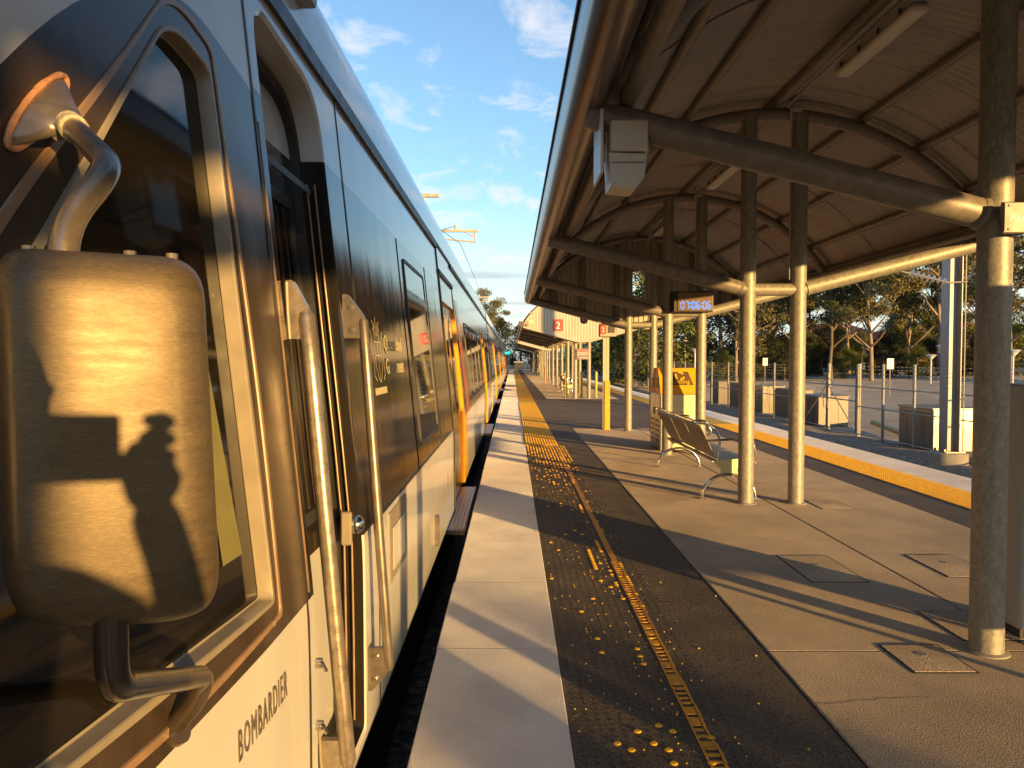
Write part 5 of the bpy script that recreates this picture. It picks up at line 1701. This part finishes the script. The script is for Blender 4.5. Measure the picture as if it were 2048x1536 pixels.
# ------------------------------------------------------------------ the photographer, standing behind the lens (casts the shadow on the mirror)
def person():
    t = thing('person', (.29, -.45, 0), 'person in a dark jacket holding up a phone with both hands', 'person')
    # joints: name, position, radius
    J = [(.29, -.46, .96, .135), (.29, -.47, 1.10, .125), (.29, -.46, 1.28, .145), (.29, -.45, 1.40, .13), (.29, -.44, 1.475, .062), (.29, -.425, 1.545, .052),
         (.20, -.46, .90, .088), (.19, -.45, .50, .060), (.185, -.47, .12, .044), (.185, -.40, .05, .042), (.18, -.29, .035, .035),
         (.38, -.46, .90, .088), (.39, -.45, .50, .060), (.395, -.47, .12, .044), (.395, -.40, .05, .042), (.40, -.29, .035, .035),
         (.15, -.45, 1.405, .066), (.085, -.42, 1.36, .056), (.0, -.27, 1.18, .041), (-.045, -.12, 1.44, .030), (-.062, -.075, 1.525, .030),
         (.43, -.45, 1.405, .066), (.495, -.43, 1.37, .056), (.50, -.26, 1.16, .042), (.325, -.11, 1.42, .032), (.262, -.070, 1.505, .031)]
    E = [(0, 1), (1, 2), (2, 3), (3, 4), (4, 5), (0, 6), (6, 7), (7, 8), (8, 9), (9, 10), (0, 11), (11, 12), (12, 13), (13, 14), (14, 15),
         (3, 16), (16, 17), (17, 18), (18, 19), (19, 20), (3, 21), (21, 22), (22, 23), (23, 24), (24, 25)]
    me = bpy.data.meshes.new('body')
    me.from_pydata([j[:3] for j in J], E, [])
    o = bpy.data.objects.new('body', me); C.objects.link(o)
    sk = o.modifiers.new('skin', 'SKIN'); sk.use_smooth_shade = True
    for i, j in enumerate(J):
        me.skin_vertices[0].data[i].radius = (j[3], j[3])
    me.skin_vertices[0].data[0].use_root = True
    me.skin_vertices[0].data[2].radius = (.165, .11); me.skin_vertices[0].data[3].radius = (.15, .10)
    ss = o.modifiers.new('sub', 'SUBSURF'); ss.levels = 2; ss.render_levels = 2
    dg = bpy.context.evaluated_depsgraph_get()
    ev = bpy.data.meshes.new_from_object(o.evaluated_get(dg))
    b = MB(); b.bm.from_mesh(ev)
    bpy.data.objects.remove(o)
    # head with a face
    hc = V(.285, -.405, 1.645)
    rows = []
    for i in range(15):
        th = math.pi * i / 14
        row = []
        for k in range(24):
            ph = 2 * math.pi * k / 24
            x, y, z = math.sin(th) * math.cos(ph), math.sin(th) * math.sin(ph), math.cos(th)
            w_ = .076 * (1 - .22 * max(0, -z)); dp = .098
            yy_ = y * dp
            if y > .6 and -.25 < z < .15: yy_ += .018 * max(0, 1 - abs(x) * 5) * (1 - abs(z + .08) * 3)
            if y > .5 and abs(z - .12) < .14 and .2 < abs(x) < .55: yy_ -= .008
            row.append(hc + V(x * w_, yy_, z * .122))
        rows.append(row)
    b.grid(rows, True)
    for sg in (-1, 1):
        b.ball(hc + V(sg * .078, -.01, -.005), .024, 10, 6, (.4, .8, 1.2))
    # palms and curled fingers round the ends of the phone
    for sg, xp in ((-1, -.045), (1, .212)):
        wr = V(-.062, -.075, 1.525) if sg < 0 else V(.262, -.070, 1.505)
        pc = V(xp + sg * .018, -.032, 1.542)
        b.tube([wr, (wr + pc) / 2 + V(sg * .008, 0, 0), pc, pc + V(-sg * .006, .012, .02)], [.026, .034, .032, .022], 12)
        for k, (dz, ln) in enumerate(((.048, .85), (.028, 1.0), (.008, .95), (-.012, .75))):
            r0 = pc + V(sg * .008, .0, dz * .75)
            b.tube(smooth_path([r0, r0 + V(sg * .006, .032, dz * .3), r0 + V(-sg * .026 * ln, .040, dz * .35), r0 + V(-sg * .044 * ln, .036, dz * .3)], .012, 4), [.0095] * 6 + [.009] * 5 + [.0075], 8) if False else \
                b.tube([r0, r0 + V(sg * .006, .026, dz * .3), r0 + V(-sg * .012 * ln, .036, dz * .35), r0 + V(-sg * .034 * ln, .034, dz * .32), r0 + V(-sg * .040 * ln, .032, dz * .3)], [.010, .0095, .009, .008, .004], 8)
        b.tube([pc + V(0, -.005, -.02), pc + V(-sg * .02, -.012, .004), pc + V(-sg * .046, -.014, .018), pc + V(-sg * .052, -.013, .020)], [.012, .011, .009, .004], 8)
    bo = b.build('body', ['skin', 'jacket', 'trousers', 'shoe'], t, sharp=60)
    for pgn in bo.data.polygons:
        c = sum((bo.data.vertices[v].co for v in pgn.vertices), Vector()) / len(pgn.vertices) + Vector((.29, -.45, 0))
        if c.z < .09: pgn.material_index = 3
        elif c.z < .98 and c.y < -.25: pgn.material_index = 2
        elif c.z < 1.50 and c.y < -.13: pgn.material_index = 1
    b = MB()
    rows = []
    for i in range(9):
        th = math.pi * .60 * i / 8
        rows.append([hc + V(math.sin(th) * math.cos(2 * math.pi * k / 24) * .083, -.012 + math.sin(th) * math.sin(2 * math.pi * k / 24) * (.104 if math.sin(2 * math.pi * k / 24) < .2 or i < 4 else .085), .008 + math.cos(th) * .124) for k in range(24)])
    b.grid(rows, True); b.build('hair', 'hair', t, sharp=60)
    b = MB()
    for sg in (-1, 1): b.ball(hc + V(sg * .031, .088, .012), .0115, 10, 6)
    b.build('eyes', 'white', t)
    b = MB(); b.tube([hc + V(-.024, .083, -.06), hc + V(0, .091, -.062), hc + V(.024, .083, -.06)], .005, 8); b.build('mouth', 'lip', t)
    return t
M['skin'] = mat('skin', (.48, .28, .19), .5, 0, var=.06)
M['lip'] = mat('lips', (.40, .16, .12), .5, 0, var=.06)
M['jacket'] = mat('dark_jacket', (.04, .045, .06), .85, 0, var=.2)
M['trousers'] = mat('trousers', (.05, .05, .055), .85, 0, var=.2)
M['shoe'] = mat('shoe', (.03, .03, .03), .5, 0, var=.2)
M['hair'] = mat('dark_hair', (.03, .02, .015), .6, 0, var=.3)
person()
t = thing('phone', (.06, -.02, 1.56), 'black phone held level in both hands of the person', 'phone')
b = MB(); b.box((-.022, -.022, 1.522), (.186, -.013, 1.602), .004, 2); b.build('case', 'black', t)
b = MB(); b.box((-.018, -.0236, 1.526), (.182, -.0221, 1.598)); b.build('screen', 'glass', t)
b = MB(); b.tube([(0, -.0129, 1.58), (0, -.009, 1.58)], .010, 14); b.build('lens', 'glass', t)
